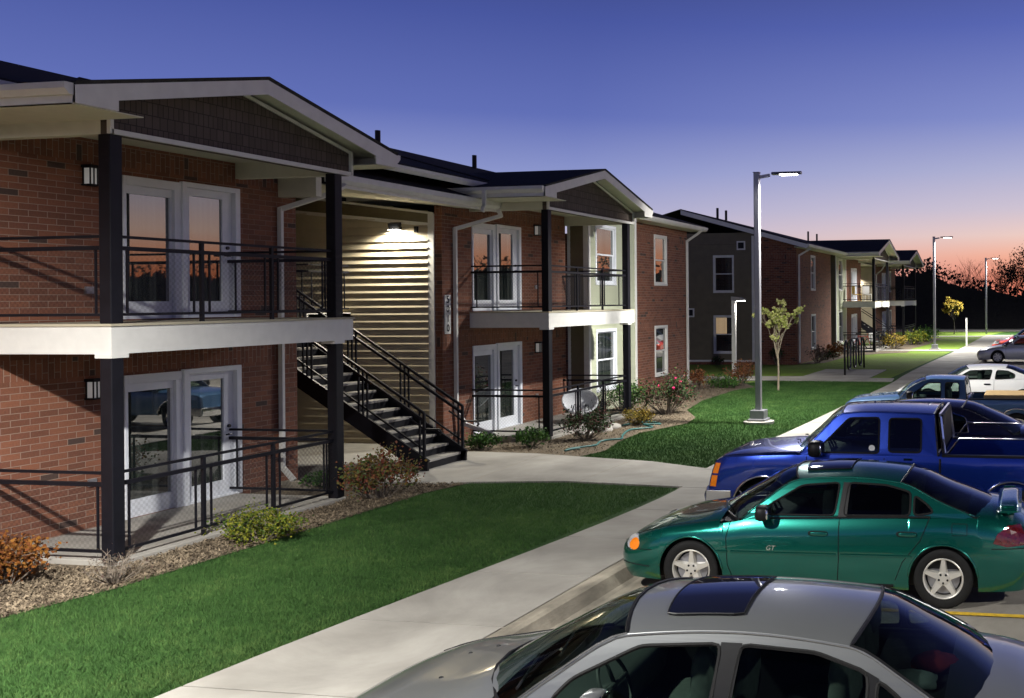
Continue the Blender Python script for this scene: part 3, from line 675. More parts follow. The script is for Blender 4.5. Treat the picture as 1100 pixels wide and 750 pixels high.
m = MB(); m.box(-19.6, -19.5, 16.18, YS, -.03, 6.3); m.build('end_wall', brick, A)
# wall pack lamp on the siding
lx0, lz0 = -14.20, 4.93
m = MB(); m.prism([(lx0 - .13, YS - .02, lz0 - .08), (lx0 - .13, YS - .02, lz0 + .10), (lx0 - .13, YS - .16, lz0 + .06), (lx0 - .13, YS - .12, lz0 - .08)], (.26, 0, 0))
wp = m.build('wall_pack_lamp', darkp, A); m = MB(); m.box(lx0 - .11, lx0 + .11, YS - .175, YS - .03, lz0 - .095, lz0 - .082); m.build('lamp_lens', lampon, wp)
# camera on a small bracket beside it
m = MB(); m.box(-13.72, -13.66, YS - .1, YS - .02, 4.78, 4.92); m.build('junction_box', darkp, A)
# middle wing
bay0, bay1 = 26.9, 30.4
wz = [(33.50, 34.66, .60, 2.30), (33.50, 34.66, 3.78, 5.48)]
wall('x', WX, YS, 26.75, -.05, 5.9, [(d2[0], d2[1], .08, 2.18), (d2[0], d2[1], 3.0, 5.1)]).build('brick_wall', brick, A)
wall('x', WX, bay1, 36.85, -.05, 5.85, wz).build('brick_wall', brick, A)
for h in wz: window(A, 'x', WX, *h)
patio_door(A, 'x', WX, d2[0], d2[1], .08, 2.18); patio_door(A, 'x', WX, d2[0], d2[1], 3.0, 5.1)
wall_lamp(A, 'x', WX, 25.02, 5.10); wall_lamp(A, 'x', WX, 25.02, 2.0)
for z in (3.6, .72):
    m = MB(); ob(m, 'x', WX, 24.95, 25.07, z - .05, z + .05, 0, .03); m.build('outlet_cover', galv, A)
# sage siding bay stands half a metre proud of the brick
bx = -12.5
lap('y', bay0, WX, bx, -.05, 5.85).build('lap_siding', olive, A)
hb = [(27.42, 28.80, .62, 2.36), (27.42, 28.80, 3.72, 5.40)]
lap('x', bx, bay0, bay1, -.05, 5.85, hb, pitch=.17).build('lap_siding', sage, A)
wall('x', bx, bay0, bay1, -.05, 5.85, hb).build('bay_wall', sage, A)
m = MB(); ob(m, 'x', bx, bay0, bay0 + .13, 0, 5.85, 0, .03); m.box(bx - .12, bx + .028, bay0 - .025, bay0 - .003, 0, 5.85); m.build('corner_board', white, A)
m = MB(); m.box(WX, WX + .08, bay0 - .03, bay0, 0, 5.85); m.build('corner_board', white, A)
m = MB(); ob(m, 'x', bx, bay1 - .13, bay1, 0, 5.85, 0, .03); m.build('corner_board', white, A)
for h in hb: window(A, 'x', bx, *h, fr=doorw)
m = MB(); m.poly([(bx, bay1, 0), (WX, bay1, 0), (WX, bay1, 5.85), (bx, bay1, 5.85)]); m.build('bay_wall', sage, A); m = MB(); m.poly([(WX, 36.85, -.05), (WX - 9, 36.85, -.05), (WX - 9, 36.85, 5.85), (WX, 36.85, 5.85)]); m.build('brick_wall', brick, A)
balcony(A, WX, -11.2, 21.92, 26.55, .08, 2.98, 5.34, 20.75, 27.05, -10.62, 5.78, 6.52, -15.5, uprights=3)
mainroof(A, -12.5, -18, 6.03, 7.6, 21.9, 37.3, 0, 0.0, xw=WX)
r_ = mainroof(A, -12.45, -18, 5.98, 7.58, 16.5, 21.95, 0, 0)
bpy.data.objects.remove(r_.children[0]) if False else None
vents(r_, [])
downspout(A, [(-12.33, 21.8, 5.38), (-12.33, 21.9, 5.22), (WX + .06, 21.15, 4.88), (WX + .06, 21.15, .75), (-12.9, 21.3, .42), (-12.25, 21.45, .16)])
downspout(A, [(-12.4, 36.6, 5.85), (-12.6, 36.65, 5.72), (WX + .06, 36.7, 5.45), (WX + .06, 36.7, .2), (-12.8, 36.75, .1)])
downspout(A, [(-12.0, 20.62, 5.70), (-12.0, 20.62, 5.35), (-12.05, 20.62, 5.2)])
# house number sign
m = MB(); ob(m, 'x', WX, YS + .06, YS + .29, 2.50, 3.38, 0, .025)
sg = m.build('number_sign', white, A)
for i, ch in enumerate('5010'):
    cu = bpy.data.curves.new('t', 'FONT'); cu.body = ch; cu.size = .23; cu.extrude = .004; cu.align_x = 'CENTER'; cu.align_y = 'CENTER'
    to = bpy.data.objects.new('t', cu); COL.objects.link(to); dg = bpy.context.evaluated_depsgraph_get(); me = bpy.data.meshes.new_from_object(to.evaluated_get(dg)); bpy.data.objects.remove(to)
    no = bpy.data.objects.new('digit', me); COL.objects.link(no); me.materials.clear(); me.materials.append(black); no.parent = sg
    no.matrix_local = Matrix.Translation(Vector((WX + .03, YS + .175, 3.27 - i * .215)) - ORG[A.name]) @ Matrix.Rotation(R(90), 4, 'Z') @ Matrix.Rotation(R(90), 4, 'X')
# staircase down out of the breezeway
sy0, sy1 = 17.45, 18.75
ns, rise, run = 17, 2.98 / 17, .268
xb_ = -11.45; 
m = MB()
for yy_ in (sy0, sy1):
    b0 = Vector((xb_ + .05, yy_, .10)); b1 = Vector((xb_ - run * ns, yy_, 2.93))
    m.bar(b0, b1, .05, .30)
    m.box(xb_ - .02, xb_ + .1, yy_ - .025, yy_ + .025, .03, .22)
st = m.build('staircase', black, A); st['label'] = 'black steel staircase with pale concrete treads'
for i in range(ns - 1):
    m = MB(); xx = xb_ - run * i; z = .03 + rise * (i + 1); m.box(xx - run - .02, xx, sy0 + .03, sy1 - .03, z - .045, z); m.build('tread', conc, st, bevel=.005)
m = MB()
for i in range(ns - 1): xx = xb_ - run * i; z = .03 + rise * (i + 1); m.box(xx - .012, xx - .004, sy0 + .03, sy1 - .03, z - rise + .005, z - .047)
m.build('riser', black, st)
for yy_ in (sy0, sy1):
    m = MB(); up = Vector((0, 0, 1)); b0 = Vector((xb_ + .02, yy_, .2)); b1 = Vector((xb_ - run * ns, yy_, 3.1))
    for hh, w in ((.92, .045), (.78, .05), (.22, .03)): m.bar(b0 + up * hh, b1 + up * hh, w, w)
    for t in (0, .02, .26, .28, .30, .52, .54, .56, .78, .80, .82, .99): p = b0.lerp(b1, t); m.bar(p - up * .1, p + up * .92, .03 if t else .045, .03 if t else .045)
    p = b0 + up * .62; m.tube([p + Vector((-.3, 0, .2)), p, p + Vector((.32, 0, 0)), p + Vector((.36, 0, -.06)), p + Vector((.32, 0, -.1))], .02, 6)
    m.build('handrail', black, st)
m = MB(); m.box(-19.5, xb_ - run * ns, 16.2, YS - .05, 2.80, 2.98); m.box(-19.5, -15.35, 19.3, YS - .05, 2.80, 2.98); ld = m.build('stair_landing', deckc, A)
m = MB(); m.box(-15.38, -15.35, 19.28, YS - .05, 2.74, 3.0); m.box(-19.5, -15.35, 19.26, 19.29, 2.74, 3.0); m.build('fascia', white, ld)
rail(A, (-19.4, 19.35), (-15.4, 19.35), 2.98, uprights=3, mesh=False); rail(A, (-15.4, 19.35), (-15.4, YS - .06), 2.98, uprights=1, mesh=False)

# far building: end wall, front wall, bays and porches
BX = -11.7; BY = 48.8
B = thing('apartment_building', 'two storey apartment building with dark siding end wall, beyond the green lawn', 'building', (BX, 60, 0), group='apartment buildings')
ew = [(-15.95, -14.93, .58, 2.42), (-15.95, -14.93, 3.62, 5.42)]
rk = lambda x: 5.72 + (-11.05 - x) * .279
lap('y', BY, -20, -13.9, .22, 6.0, ew, pitch=.18).build('lap_siding', olive, B)
lapslope(-17.4, -13.9, BY, rk, lambda x: 6.0).build('lap_siding', olive, B)
wall('y', BY + .02, -20, -13.9, .2, 6.3, ew).build('side_wall', olive, B)
wall('y', BY + .005, -20, -13.9, -.1, .16).build('brick_base', brick, B)
m = MB(); m.box(-20, -13.86, BY - .03, BY, .14, .23); m.box(-13.98, -13.86, BY - .032, BY, .23, 6.4); m.build('corner_board', white, B)
window(B, 'y', BY, *ew[0], lit=True, label='window with a yellow curtain lit from inside'); window(B, 'y', BY, *ew[1])
for (xx, z) in ((-14.52, 5.93), (-17.2, 2.6)):
    m = MB(); m.box(xx - .22, xx + .22, BY - .04, BY, z - .22, z + .22); v_ = m.build('vent', white, B); m = MB(); m.box(xx - .15, xx + .15, BY - .045, BY - .04, z - .15, z + .15); m.build('vent_grille', darkp, v_)
m = MB(); m.poly([(-13.88, BY, -.1), (BX, BY, -.1), (BX, BY, 5.95), (-13.88, BY, 6.5)]); m.build('brick_wall', brick, B)
fw = [(52.0, 53.0, .62, 2.4), (52.0, 53.0, 3.72, 5.5)]
wall('x', BX, BY, 57.2, -.1, 5.9, fw).build('brick_wall', brick, B)
for h in fw: window(B, 'x', BX, *h)
lap('y', 58.3, BX - .6, BX + .05, -.1, 5.9).build('lap_siding', olive, B)
m = MB(); m.box(BX - .7, BX - .6, 57.2, 58.3, -.1, 5.9); m.build('side_wall', olive, B)
hb2 = [(59.2, 60.4, .65, 2.5), (59.2, 60.4, 3.75, 5.6)]
wall('x', BX + .05, 58.3, 61.6, -.1, 5.95, hb2).build('bay_wall', sage, B)
lap('x', BX + .052, 58.3, 61.6, -.1, 5.95, hb2).build('lap_siding', sage, B)
m = MB(); ob(m, 'x', BX + .05, 58.3, 58.42, -.1, 5.95, 0, .04); m.build('corner_board', white, B); m = MB(); ob(m, 'x', BX + .05, 61.45, 61.6, -.1, 5.95, 0, .04); m.build('corner_board', white, B)
for h in hb2: window(B, 'x', BX + .05, *h)
dB = [(63.6, 65.4), (76.6, 78.4)]
wall('x', BX, 61.6, 67.3, -.1, 5.95, [(63.6, 65.4, .15, 2.25), (63.6, 65.4, 3.1, 5.2)]).build('brick_wall', brick, B)
wall('x', BX, 73.2, 84, -.1, 5.95, [(76.6, 78.4, .15, 2.25), (76.6, 78.4, 3.1, 5.2), (80.4, 81.4, .7, 2.3), (80.4, 81.4, 3.8, 5.4)]).build('brick_wall', brick, B)
for (a, b_) in dB: patio_door(B, 'x', BX, a, b_, .15, 2.25); patio_door(B, 'x', BX, a, b_, 3.1, 5.2)
window(B, 'x', BX, 80.4, 81.4, .7, 2.3); window(B, 'x', BX, 80.4, 81.4, 3.8, 5.4)
lap('y', 73.2, -19, BX, -.1, 6.0).build('lap_siding', tan, B)
m = MB(); m.box(-19, BX, 67.3, 73.2, 5.6, 5.66); m.build('breezeway_ceiling', soffitm, B)
m = MB(); m.poly([(BX, 67.3, -.1), (BX - 8, 67.3, -.1), (BX - 8, 67.3, 6), (BX, 67.3, 6)]); m.build('brick_wall', brick, B); m = MB(); m.poly([(BX, 84, -.1), (BX - 9, 84, -.1), (BX - 9, 84, 6), (BX, 84, 6)]); m.build('brick_wall', brick, B)
m = MB(); m.box(-13.4, -13.1, 73.03, 73.19, 4.75, 4.95); wp2 = m.build('wall_pack_lamp', darkp, B); m = MB(); m.box(-13.38, -13.12, 73.02, 73.16, 4.73, 4.745); m.build('lamp_lens', lampon, wp2)
balcony(B, BX, -9.75, 60.6, 66.2, .12, 3.08, 5.62, 58.6, 67.4, -9.1, 6.0, 6.95, -15, uprights=3)
balcony(B, BX, -9.75, 74.2, 81.2, .12, 3.08, 5.62, 72.9, 82.2, -9.1, 6.0, 6.95, -15, uprights=3)
rB = mainroof(B, -11.05, -17.5, 5.98, 7.78, BY - .45, 84.6, xw=BX)
vents(rB, [(-16.6, 51.5, 7.53, .55), (-16.6, 53.0, 7.53, .55), (-16.6, 73.0, 7.53, .7), (-16.6, 76.0, 7.53, .7)])
m = MB()   # rake board with its soffit along the end wall
for (dx0, dz0, w0, w1) in ((0, 0, .0, .03),):
    m.hexa([(-11.05, BY - .46, 5.70), (-11.05, BY - .43, 5.70), (-17.5, BY - .43, 7.50), (-17.5, BY - .46, 7.50), (-11.05, BY - .46, 5.92), (-11.05, BY - .43, 5.92), (-17.5, BY - .43, 7.72), (-17.5, BY - .46, 7.72)])
m.build('rake_board', white, rB)
m = MB(); m.hexa([(-11.05, BY - .44, 5.72), (-11.05, BY, 5.72), (-17.5, BY, 7.50), (-17.5, BY - .44, 7.50), (-11.05, BY - .44, 5.74), (-11.05, BY, 5.74), (-17.5, BY, 7.52), (-17.5, BY - .44, 7.52)]); m.build('soffit', soffitm, rB)
downspout(B, [(-11.05, 49.4, 5.8), (-11.25, 49.35, 5.66), (BX + .06, 49.1, 5.4), (BX + .06, 49.1, .1)])
downspout(B, [(-10.9, 73.0, 5.7), (-11.2, 73.2, 5.3), (BX + .06, 73.6, 5.0), (BX + .06, 73.6, 3.1)])
# stairs of the far breezeway
m = MB()
for yy_ in (68.6, 70.0): m.bar((-9.9, yy_, .1), (-14.4, yy_, 3.0), .06, .3); m.bar((-9.9, yy_, 1.1), (-14.4, yy_, 4.0), .05, .05); m.bar((-9.9, yy_, .1), (-9.9, yy_, 1.1), .05, .05)
st2 = m.build('staircase', black, B)
for i in range(15):
    m = MB(); m.box(-10.2 - .28 * i, -9.92 - .28 * i, 68.65, 69.95, .15 + .18 * i, .19 + .18 * i); m.build('tread', conc, st2)
vents(bw, [])
for (x, y, z, h) in ((-17.2, 24.3, 7.37, .42), (-17.2, 29.0, 7.36, .42)):
    m = MB(); m.tube([(x, y, z - .1), (x, y, z + h)], .07, 8); m.build('vent_pipe', black, bw)

# ------------------------------------------------------------------ lamps
def spot(name, loc, power, size=170, r=.18, col=(1, .96, .88), blend=.6, aim=(0, 0, -1), par=None):
    l = bpy.data.lights.new(name, 'SPOT'); l.energy = power; l.spot_size = R(size); l.spot_blend = blend; l.shadow_soft_size = r; l.color = col
    o = bpy.data.objects.new(name, l); COL.objects.link(o); o.location = loc; o.rotation_euler = Vector(aim).to_track_quat('-Z', 'Y').to_euler()
    if par: o.parent = par; o.location = Vector(loc) - ORG[par.name]
    return o
def street_lamp(x, y, h, label, power, throw=None, arm=.9, ang=0, base=True, col=(1, .98, .93), r=.075):
    t = thing('street_lamp', label, 'street lamp', (x, y, 0), group='parking lot lamps on steel poles')
    if base:
        m = MB(); m.lathe([(0, .40), (.07, .40), (.08, .36)], (x, y, 0), 'z', 24); m.poly([(x + .36 * math.cos(2 * math.pi * k / 24), y + .36 * math.sin(2 * math.pi * k / 24), .08) for k in range(24)]); m.build('concrete_footing', conc, t)
        m = MB(); m.box(x - .24, x + .24, y - .24, y + .24, .08, .14); m.box(x - .19, x + .19, y - .19, y + .19, .14, .36); m.build('base_cover', galv, t, bevel=.015)
    m = MB(); m.box(x - r, x + r, y - r, y + r, .05, h); m.build('pole', galv, t, bevel=.018)
    dx, dy = math.cos(ang), math.sin(ang)
    m = MB(); m.bar((x, y, h - .12), (x + dx * .35, y + dy * .35, h - .07), .07, .08); m.box(x - r - .01, x + r + .01, y - r - .01, y + r + .01, h, h + .02); m.build('arm', galv, t)
    c = Vector((x + dx * (arm - .1), y + dy * (arm - .1), h - .06)); m = MB()
    rows = []
    for i in range(9):
        u = i / 8; w = .17 * math.sin(math.pi * (.18 + .74 * u)) ** .7; p = c + Vector((dx, dy, 0)) * (u - .5) * .78; q = Vector((-dy, dx, 0))
        rows.append([p - q * w, p - q * w * .8 + Vector((0, 0, .055)), p + Vector((0, 0, .075)), p + q * w * .8 + Vector((0, 0, .055)), p + q * w, p + Vector((0, 0, -.005))])
    m.grid(rows, True); m.poly(rows[0][::-1]); m.poly(rows[-1]); m.build('lamp_head', galv, t, smooth=False)
    m = MB(); q = Vector((-dy, dx, 0)); d = Vector((dx, dy, 0)); z = Vector((0, 0, -.022)); e = c + d * .05
    m.hexa([e - d * .22 - q * .10 + z, e - d * .22 + q * .10 + z, e + d * .22 + q * .10 + z, e + d * .22 - q * .10 + z, e - d * .22 - q * .10, e - d * .22 + q * .10, e + d * .22 + q * .10, e + d * .22 - q * .10]); m.build('lamp_lens', lampon, t)
    spot('lamp_light', tuple(c + Vector((0, 0, -.06))), power, 158, .14, col, par=t)
    if throw: spot('lamp_light', tuple(c + Vector((0, 0, -.06))), throw[1], throw[2], .14, (1, .98, .94), blend=1.0, aim=throw[0], par=t)
    return t
street_lamp(-7.15, 25.5, 6.5, 'tall grey steel lamp pole with lit head, nearest one, on the green lawn', 6200, throw=((-.72, .70, -.72), 3500, 100))
street_lamp(-6.35, 63.2, 7.05, 'tall lit lamp pole at the end of the walk beside the far apartment building', 9500)
street_lamp(-4.5, 90.2, 6.75, 'tall lit lamp pole farthest away in front of the dark woods', 9500, base=False)
street_lamp(-7.35, 3.9, 6.5, 'lit lamp pole standing on the near lawn beside the walk, outside the picture', 5400, throw=((-.80, .55, -.88), 9500, 80))
street_lamp(10.5, 2, 8.0, 'added unseen lamp pole on the far side of the parking lot, behind the silver sedan', 9000, ang=math.pi)  # unseen pole added to light walls and cars from across the lot
street_lamp(10.5, 34, 8.0, 'added unseen lamp pole on the far side of the parking lot, level with the white coupe', 10000, ang=math.pi)  # second unseen pole, added to even out the light further along
# low path lamp
x, y = -12.08, 39.5; t = thing('path_lamp', 'short lit lamp on a pale post beside the cross path, in front of dark siding', 'path lamp', (x, y, 0))
m = MB(); m.box(x - .2, x + .2, y - .2, y + .2, 0, .16); m.build('base', white, t, bevel=.02); m = MB(); m.box(x - .08, x + .08, y - .08, y + .08, .16, 3.22); m.build('post', white, t, bevel=.01)
m = MB(); m.prism([(x - .09, y - .1, 3.22), (x - .09, y - .1, 3.36), (x + .30, y - .1, 3.32), (x + .50, y - .1, 3.24), (x + .48, y - .1, 3.20), (x + .1, y - .1, 3.18)], (0, .2, 0)); m.build('lamp_head', galv, t)
m = MB(); m.box(x + .14, x + .46, y - .08, y + .08, 3.165, 3.178); m.build('lamp_lens', lampon, t); spot('lamp_light', (x + .3, y, 3.12), 260, 160, .08, par=t)
# marker post
x, y = -4.72, 68.3; t = thing('marker_post', 'thin white post standing in the far lawn at the walk edge', 'post', (x, y, 0)); m = MB(); m.box(x - .06, x + .06, y - .06, y + .06, 0, 1.86); m.build('post', white, t, bevel=.01); m = MB(); m.box(x - .07, x + .07, y - .07, y + .07, 1.86, 1.9); m.build('cap', galv, t)
# wall packs of the two buildings
spot('wall_pack_light', (lx0, YS - .17, lz0 - .11), 620, 172, .06, (1, .93, .78), par=A, aim=(.1, .25, -1))
spot('wall_pack_light', (-13.25, 73.0, 4.70), 600, 165, .06, (1, .95, .85), par=B, aim=(0, .25, -1))

# ------------------------------------------------------------------ cars
def superbox(m, c, s, r=.3, n=8):
    """rounded cushion: box with soft corners"""
    rows = []
    for i in range(n + 1):
        ph = math.pi * i / n; row = []
        for k in range(2 * n):
            t = math.pi * k / n
            def e(v): return math.copysign(abs(v) ** r, v)
            row.append((c[0] + s[0] * e(math.sin(ph)) * e(math.cos(t)), c[1] + s[1] * e(math.sin(ph)) * e(math.sin(t)), c[2] + s[2] * e(math.cos(ph))))
        rows.append(row)
    return m.grid(rows, True)
def wheel(par, x, y, z, r, w, side, rim='star', rr=None):
    """side=-1 faces the camera side"""
    rr = rr or r * .68; m = MB(); h = w / 2
    prof = [(-h * .80, rr), (-h * .98, rr + (r - rr) * .25), (-h, r * .9), (-h * .9, r * .965), (-h * .72, r), (-h * .7, r * .985), (-h * .25, r), (-h * .22, r * .985), (h * .22, r * .985), (h * .25, r), (h * .7, r * .985), (h * .72, r), (h * .9, r * .965), (h, r * .9), (h * .98, rr + (r - rr) * .25), (h * .80, rr)]
    m.lathe(prof, (x, y, z), 'y', 40); t = m.build('wheel', rubber, par, smooth=True)
    f = side; m = MB()
    m.lathe([(f * h * .80, rr + .002), (f * h * .86, rr - .006), (f * h * .82, rr * .93), (f * h * .5, rr * .90), (0, rr * .88)], (x, y, z), 'y', 40)
    n = {'star': 5, 'hub': 0, 'steel': 0, 'cover': 7}[rim]
    if n:
        for k in range(n):
            a = 2 * math.pi * k / n + .3; u = Vector((math.cos(a), 0, math.sin(a))); v = Vector((-math.sin(a), 0, math.cos(a))); c = Vector((x, y, z)); F_ = Vector((0, f, 0))
            w0, w1 = (.052, .026) if n == 5 else (.035, .022)
            p0, p1 = c + u * rr * .2 + F_ * h * .66, c + u * rr * .93 + F_ * h * .80
            m.hexa([p0 - v * w0 - F_ * .05, p0 + v * w0 - F_ * .05, p1 + v * w1 - F_ * .05, p1 - v * w1 - F_ * .05, p0 - v * w0 * .7, p0 + v * w0 * .7, p1 + v * w1 * .7, p1 - v * w1 * .7])
        m.lathe([(f * h * .60, rr * .36), (f * h * .74, rr * .30), (f * h * .76, rr * .12), (f * h * .76, 0.001)], (x, y, z), 'y', 24)
    else:
        m.lathe([(f * h * .45, rr * .92), (f * h * .62, rr * .70), (f * h * .5, rr * .45), (f * h * .9, rr * .30), (f * h * .95, rr * .12), (f * h * .95, .001)], (x, y, z), 'y', 30)
    m.build('rim', alloy if rim != 'steel' else chrome, t, smooth=False)
    m = MB(); m.lathe([(f * h * .15, rr * .80), (f * h * .2, rr * .3), (f * h * .2, .001)], (x, y, z), 'y', 24); m.build('brake_disc', darkp if not n else galv, t)
    if n:
        m = MB()
        for k in range(5):
            a = 2 * math.pi * k / 5 + .93; m.tube([(x + rr * .22 * math.cos(a), y + f * h * .60, z + rr * .22 * math.sin(a)), (x + rr * .22 * math.cos(a), y + f * h * .785, z + rr * .22 * math.sin(a))], .013, 6)
        m.build('lug_nut', darkp, t)
    return t
def chaikin(w, it=2):
    for _ in range(it):
        o = []
        for i in range(len(w)):
            a, b_ = w[i], w[(i + 1) % len(w)]; L_ = math.hypot(b_[0] - a[0], b_[1] - a[1]); q = min(.25, .028 / max(L_, .01))
            o += [(a[0] + (b_[0] - a[0]) * q, a[1] + (b_[1] - a[1]) * q), (a[0] + (b_[0] - a[0]) * (1 - q), a[1] + (b_[1] - a[1]) * (1 - q))]
        w = o
    return w
def vehicle(name, label, cat, loc, rz, p, pm_, group=None):
    """p: profile dictionary, lengths in metres, x=0 at the nose"""
    t = thing(name, label, cat, loc, rz, group, local=True)
    Ln = p['L']; wmf = fn(p['plan']); zs = fn(p['zs']); zt = fn(p['zt']); sill = p.get('sill', .2); xw = p['wheels']; Ra = p.get('Ra', .38); wr_ = p.get('wr', .32)
    xc0, xc1 = p['cabin']; bed = p.get('bed'); tuck = p.get('tuck', .93)
    def low(x):
        z = p['low'](x) if 'low' in p else sill
        for a in xw:
            d = abs(x - a)
            if d < Ra: z = max(z, wr_ + math.sqrt(max(0, Ra * Ra - d * d)) * p.get('arch', 1.0))
        return z
    def sidey(x, z):
        zz = zs(x); a = max(0, min(1, (z - sill) / (zz - sill))); w = wmf(x)
        k = pchip([0, .12, .45, .72, .90, 1.0], p.get('sec', [.945, .975, 1.0, .99, .965, .915]), a)
        return w * k
    def bulge(x, z):
        o = 0
        if x < .6: o = p.get('nb', .16) * ((z - p.get('nz', .42)) / .35) ** 2 * (1 - x / .6)
        if x > Ln - .5: o = -p.get('tb', .10) * ((z - p.get('tz', .55)) / .4) ** 2 * (1 - (Ln - x) / .5)
        return o
    xs = {0, .03, .08, .15, .25, Ln, Ln - .03, Ln - .09, Ln - .18, xc0, xc1}
    x = .35
    while x < Ln - .25: xs.add(round(x, 3)); x += .12
    for a in xw:
        for k in range(0, 19): xs.add(round(a - Ra * math.cos(math.pi * k / 18), 4))
        xs.add(a - Ra - .001); xs.add(a + Ra + .001)
    for q in p.get('bed', ()): xs.add(q)
    xs = sorted(xs)
    fr = [1, .96, .86, .66, .42, .2, 0]
    NV = 9; rows = []
    for x in xs:
        lo = low(x); top = zs(x); row = []
        for k in range(NV):
            z = lo + (top - lo) * k / (NV - 1); row.append((x + bulge(x, z), -sidey(x, z), z))
        ws = sidey(x, top)
        for q in fr[1:]:
            z = top + (zt(x) - top) * (1 - q ** p.get('hp', 2.6)) ** .8; row.append((x + bulge(x, z), -ws * q, z))
        full = row + [(a, -b_, c) for a, b_, c in row[:-1][::-1]]
        rows.append(full)
    m = MB(); n = len(rows[0])
    b = len(m.v)
    for r_ in rows: m.v += r_
    open0, open1 = (xc0, xc1)
    for i in range(len(rows) - 1):
        mid = (xs[i] + xs[i + 1]) / 2
        for j in range(n - 1):
            top = NV - 1 <= j < n - NV
            if top and open0 < mid < open1: continue
            if bed and top and bed[0] < mid < bed[1] and not (j == NV - 1 or j == n - NV - 1): continue
            m.f.append((b + i * n + j, b + i * n + j + 1, b + (i + 1) * n + j + 1, b + (i + 1) * n + j)); m.m.append(0)
    m.f.append(tuple(b + k for k in range(n))[::-1]); m.m.append(0); m.f.append(tuple(b + (len(rows) - 1) * n + k for k in range(n))); m.m.append(0)
    body = m.build('body', pm_, t, smooth=True)
    try:
        me = body.data; 
        import bmesh
        bm = bmesh.new(); bm.from_mesh(me)
        bmesh.ops.recalc_face_normals(bm, faces=bm.faces)
        for e in bm.edges:
            if len(e.link_faces) == 2 and e.calc_face_angle(0) > R(p.get('sharp', 38)): e.smooth = False
        bm.to_mesh(me); bm.free()
    except Exception as ex: print('bm', ex)
    # underside, wheel wells
    m = MB(); m.box(.25, Ln - .2, -wmf(Ln / 2) * .80, wmf(Ln / 2) * .80, sill + .02, sill + .22)
    for a in xw:
        m.box(a - Ra, a + Ra, -wmf(a) * .62, wmf(a) * .62, sill, .78)
    if bed: m.box(bed[0] + .03, bed[1] - .05, -wmf(bed[0]) * .86, wmf(bed[0]) * .86, .55, .70)
    m.build('underbody', darkp, t)
    # arch lips
    for sy, a in [(q, w) for q in (-1, 1) for w in xw]:
        m = MB()
        if 1:
            pts = []
            for k in range(0, 19):
                x = a - Ra * math.cos(math.pi * k / 18); z = low(min(max(x, a - Ra + .001), a + Ra - .001)); pts.append((x + bulge(x, z), sy * (sidey(x, z) + .002), z))
            m.tube(pts, p.get('lip', .012), 6)
        m.build('arch_trim', p.get('lipm', pm_), body, smooth=True)
    for a in xw:
        for sy in (-1, 1): wheel(t, a, sy * (wmf(a) * 1.0 - p.get('wt', .21) / 2 - .02), wr_, wr_, p.get('wt', .21), sy, p.get('rim', 'star'))
    # greenhouse ------------------------------------------------------
    G_ = p['gh']; G_['win'] = [chaikin(w) for w in G_['win']]; wr = G_['wr']; ztop = fn(G_['edge']); crown = G_.get('crown', .07); x0, x1 = G_['edge'][0][0], G_['edge'][-1][0]
    xr0, xr1 = G_['roof']; xA, xB = G_['base']
    def gy(x, z):
        zb = zs(x); zt_ = max(ztop(max(x0, min(x1, x))), zb + .05); a = (z - zb) / (G_['H'] - zb)
        return sidey(x, zb) - .012 + (wr - sidey(x, zb)) * max(0, min(1.05, a)) ** 1.15
    outer = [(xA, zs(xA) - .01)]; N_ = 26
    ex = [xA + (xB - xA) * k / N_ for k in range(1, N_)]
    ex += [xr0, xr1]; ex = sorted(set(ex))
    for x in ex: outer.append((x, ztop(x)))
    outer.append((xB, zs(xB) - .01))
    base = [(xB - (xB - xA) * k / 14, zs(xB - (xB - xA) * k / 14) - .01) for k in range(1, 14)]
    op = outer + base
    for sy in (-1, 1):
        m = MB(); loops = [[Vector((a, b_, 0)) for a, b_ in op]] + [[Vector((a, b_, 0)) for a, b_ in w] for w in G_['win']]
        flat = [v for l_ in loops for v in l_]
        for tri in tessellate_polygon(loops): m.poly([(flat[i].x, sy * gy(flat[i].x, flat[i].y), flat[i].y) for i in tri])
        fr_ = m.build('window_frame', G_.get('fm', pm_), body)
        for w in G_['win']:
            m = MB(); tr = tessellate_polygon([[Vector((a, b_, 0)) for a, b_ in w]])
            for tri in tr: m.poly([(w[i][0], sy * (gy(*w[i]) - .006), w[i][1]) for i in tri])
            m.build('side_window', G_.get('gm', carglass), fr_)
            m = MB(); pts = [(a, sy * (gy(a, b_) + .001), b_) for a, b_ in w]; m.tube(pts + [pts[0]], G_.get('trim', .011), 5, False); m.build('window_trim', G_.get('tm', rubber), fr_)
    # roof
    m = MB(); rows = []; fy = [1, .93, .8, .55, .28, 0, -.28, -.55, -.8, -.93, -1]
    bw0, bw1 = G_.get('bowf', .12), G_.get('bowr', .06)
    for k in range(13):
        u = k / 12; row = []
        for q in fy:
            xx0 = xr0 - bw0 * (1 - q * q); xx1 = xr1 + bw1 * (1 - q * q); x = xx0 + (xx1 - xx0) * u; zc = ztop(xr0 + (xr1 - xr0) * u)
            row.append((x, -gy(xr0 + (xr1 - xr0) * u, zc) * q, zc + crown * (1 - abs(q) ** 2.2)))
        rows.append(row)
    m.grid(rows); rfo = m.build('roof_panel', G_.get('rm', pm_), body, smooth=True)
    for sy in (-1, 1):
        m = MB(); m.tube([(x, sy * (gy(x, ztop(x)) - .004), ztop(x) - .002) for x in [xA + .02] + ex + [xB - .02]], .014, 6)
        m.build('roof_rail', G_.get('railm', pm_), body, smooth=True)
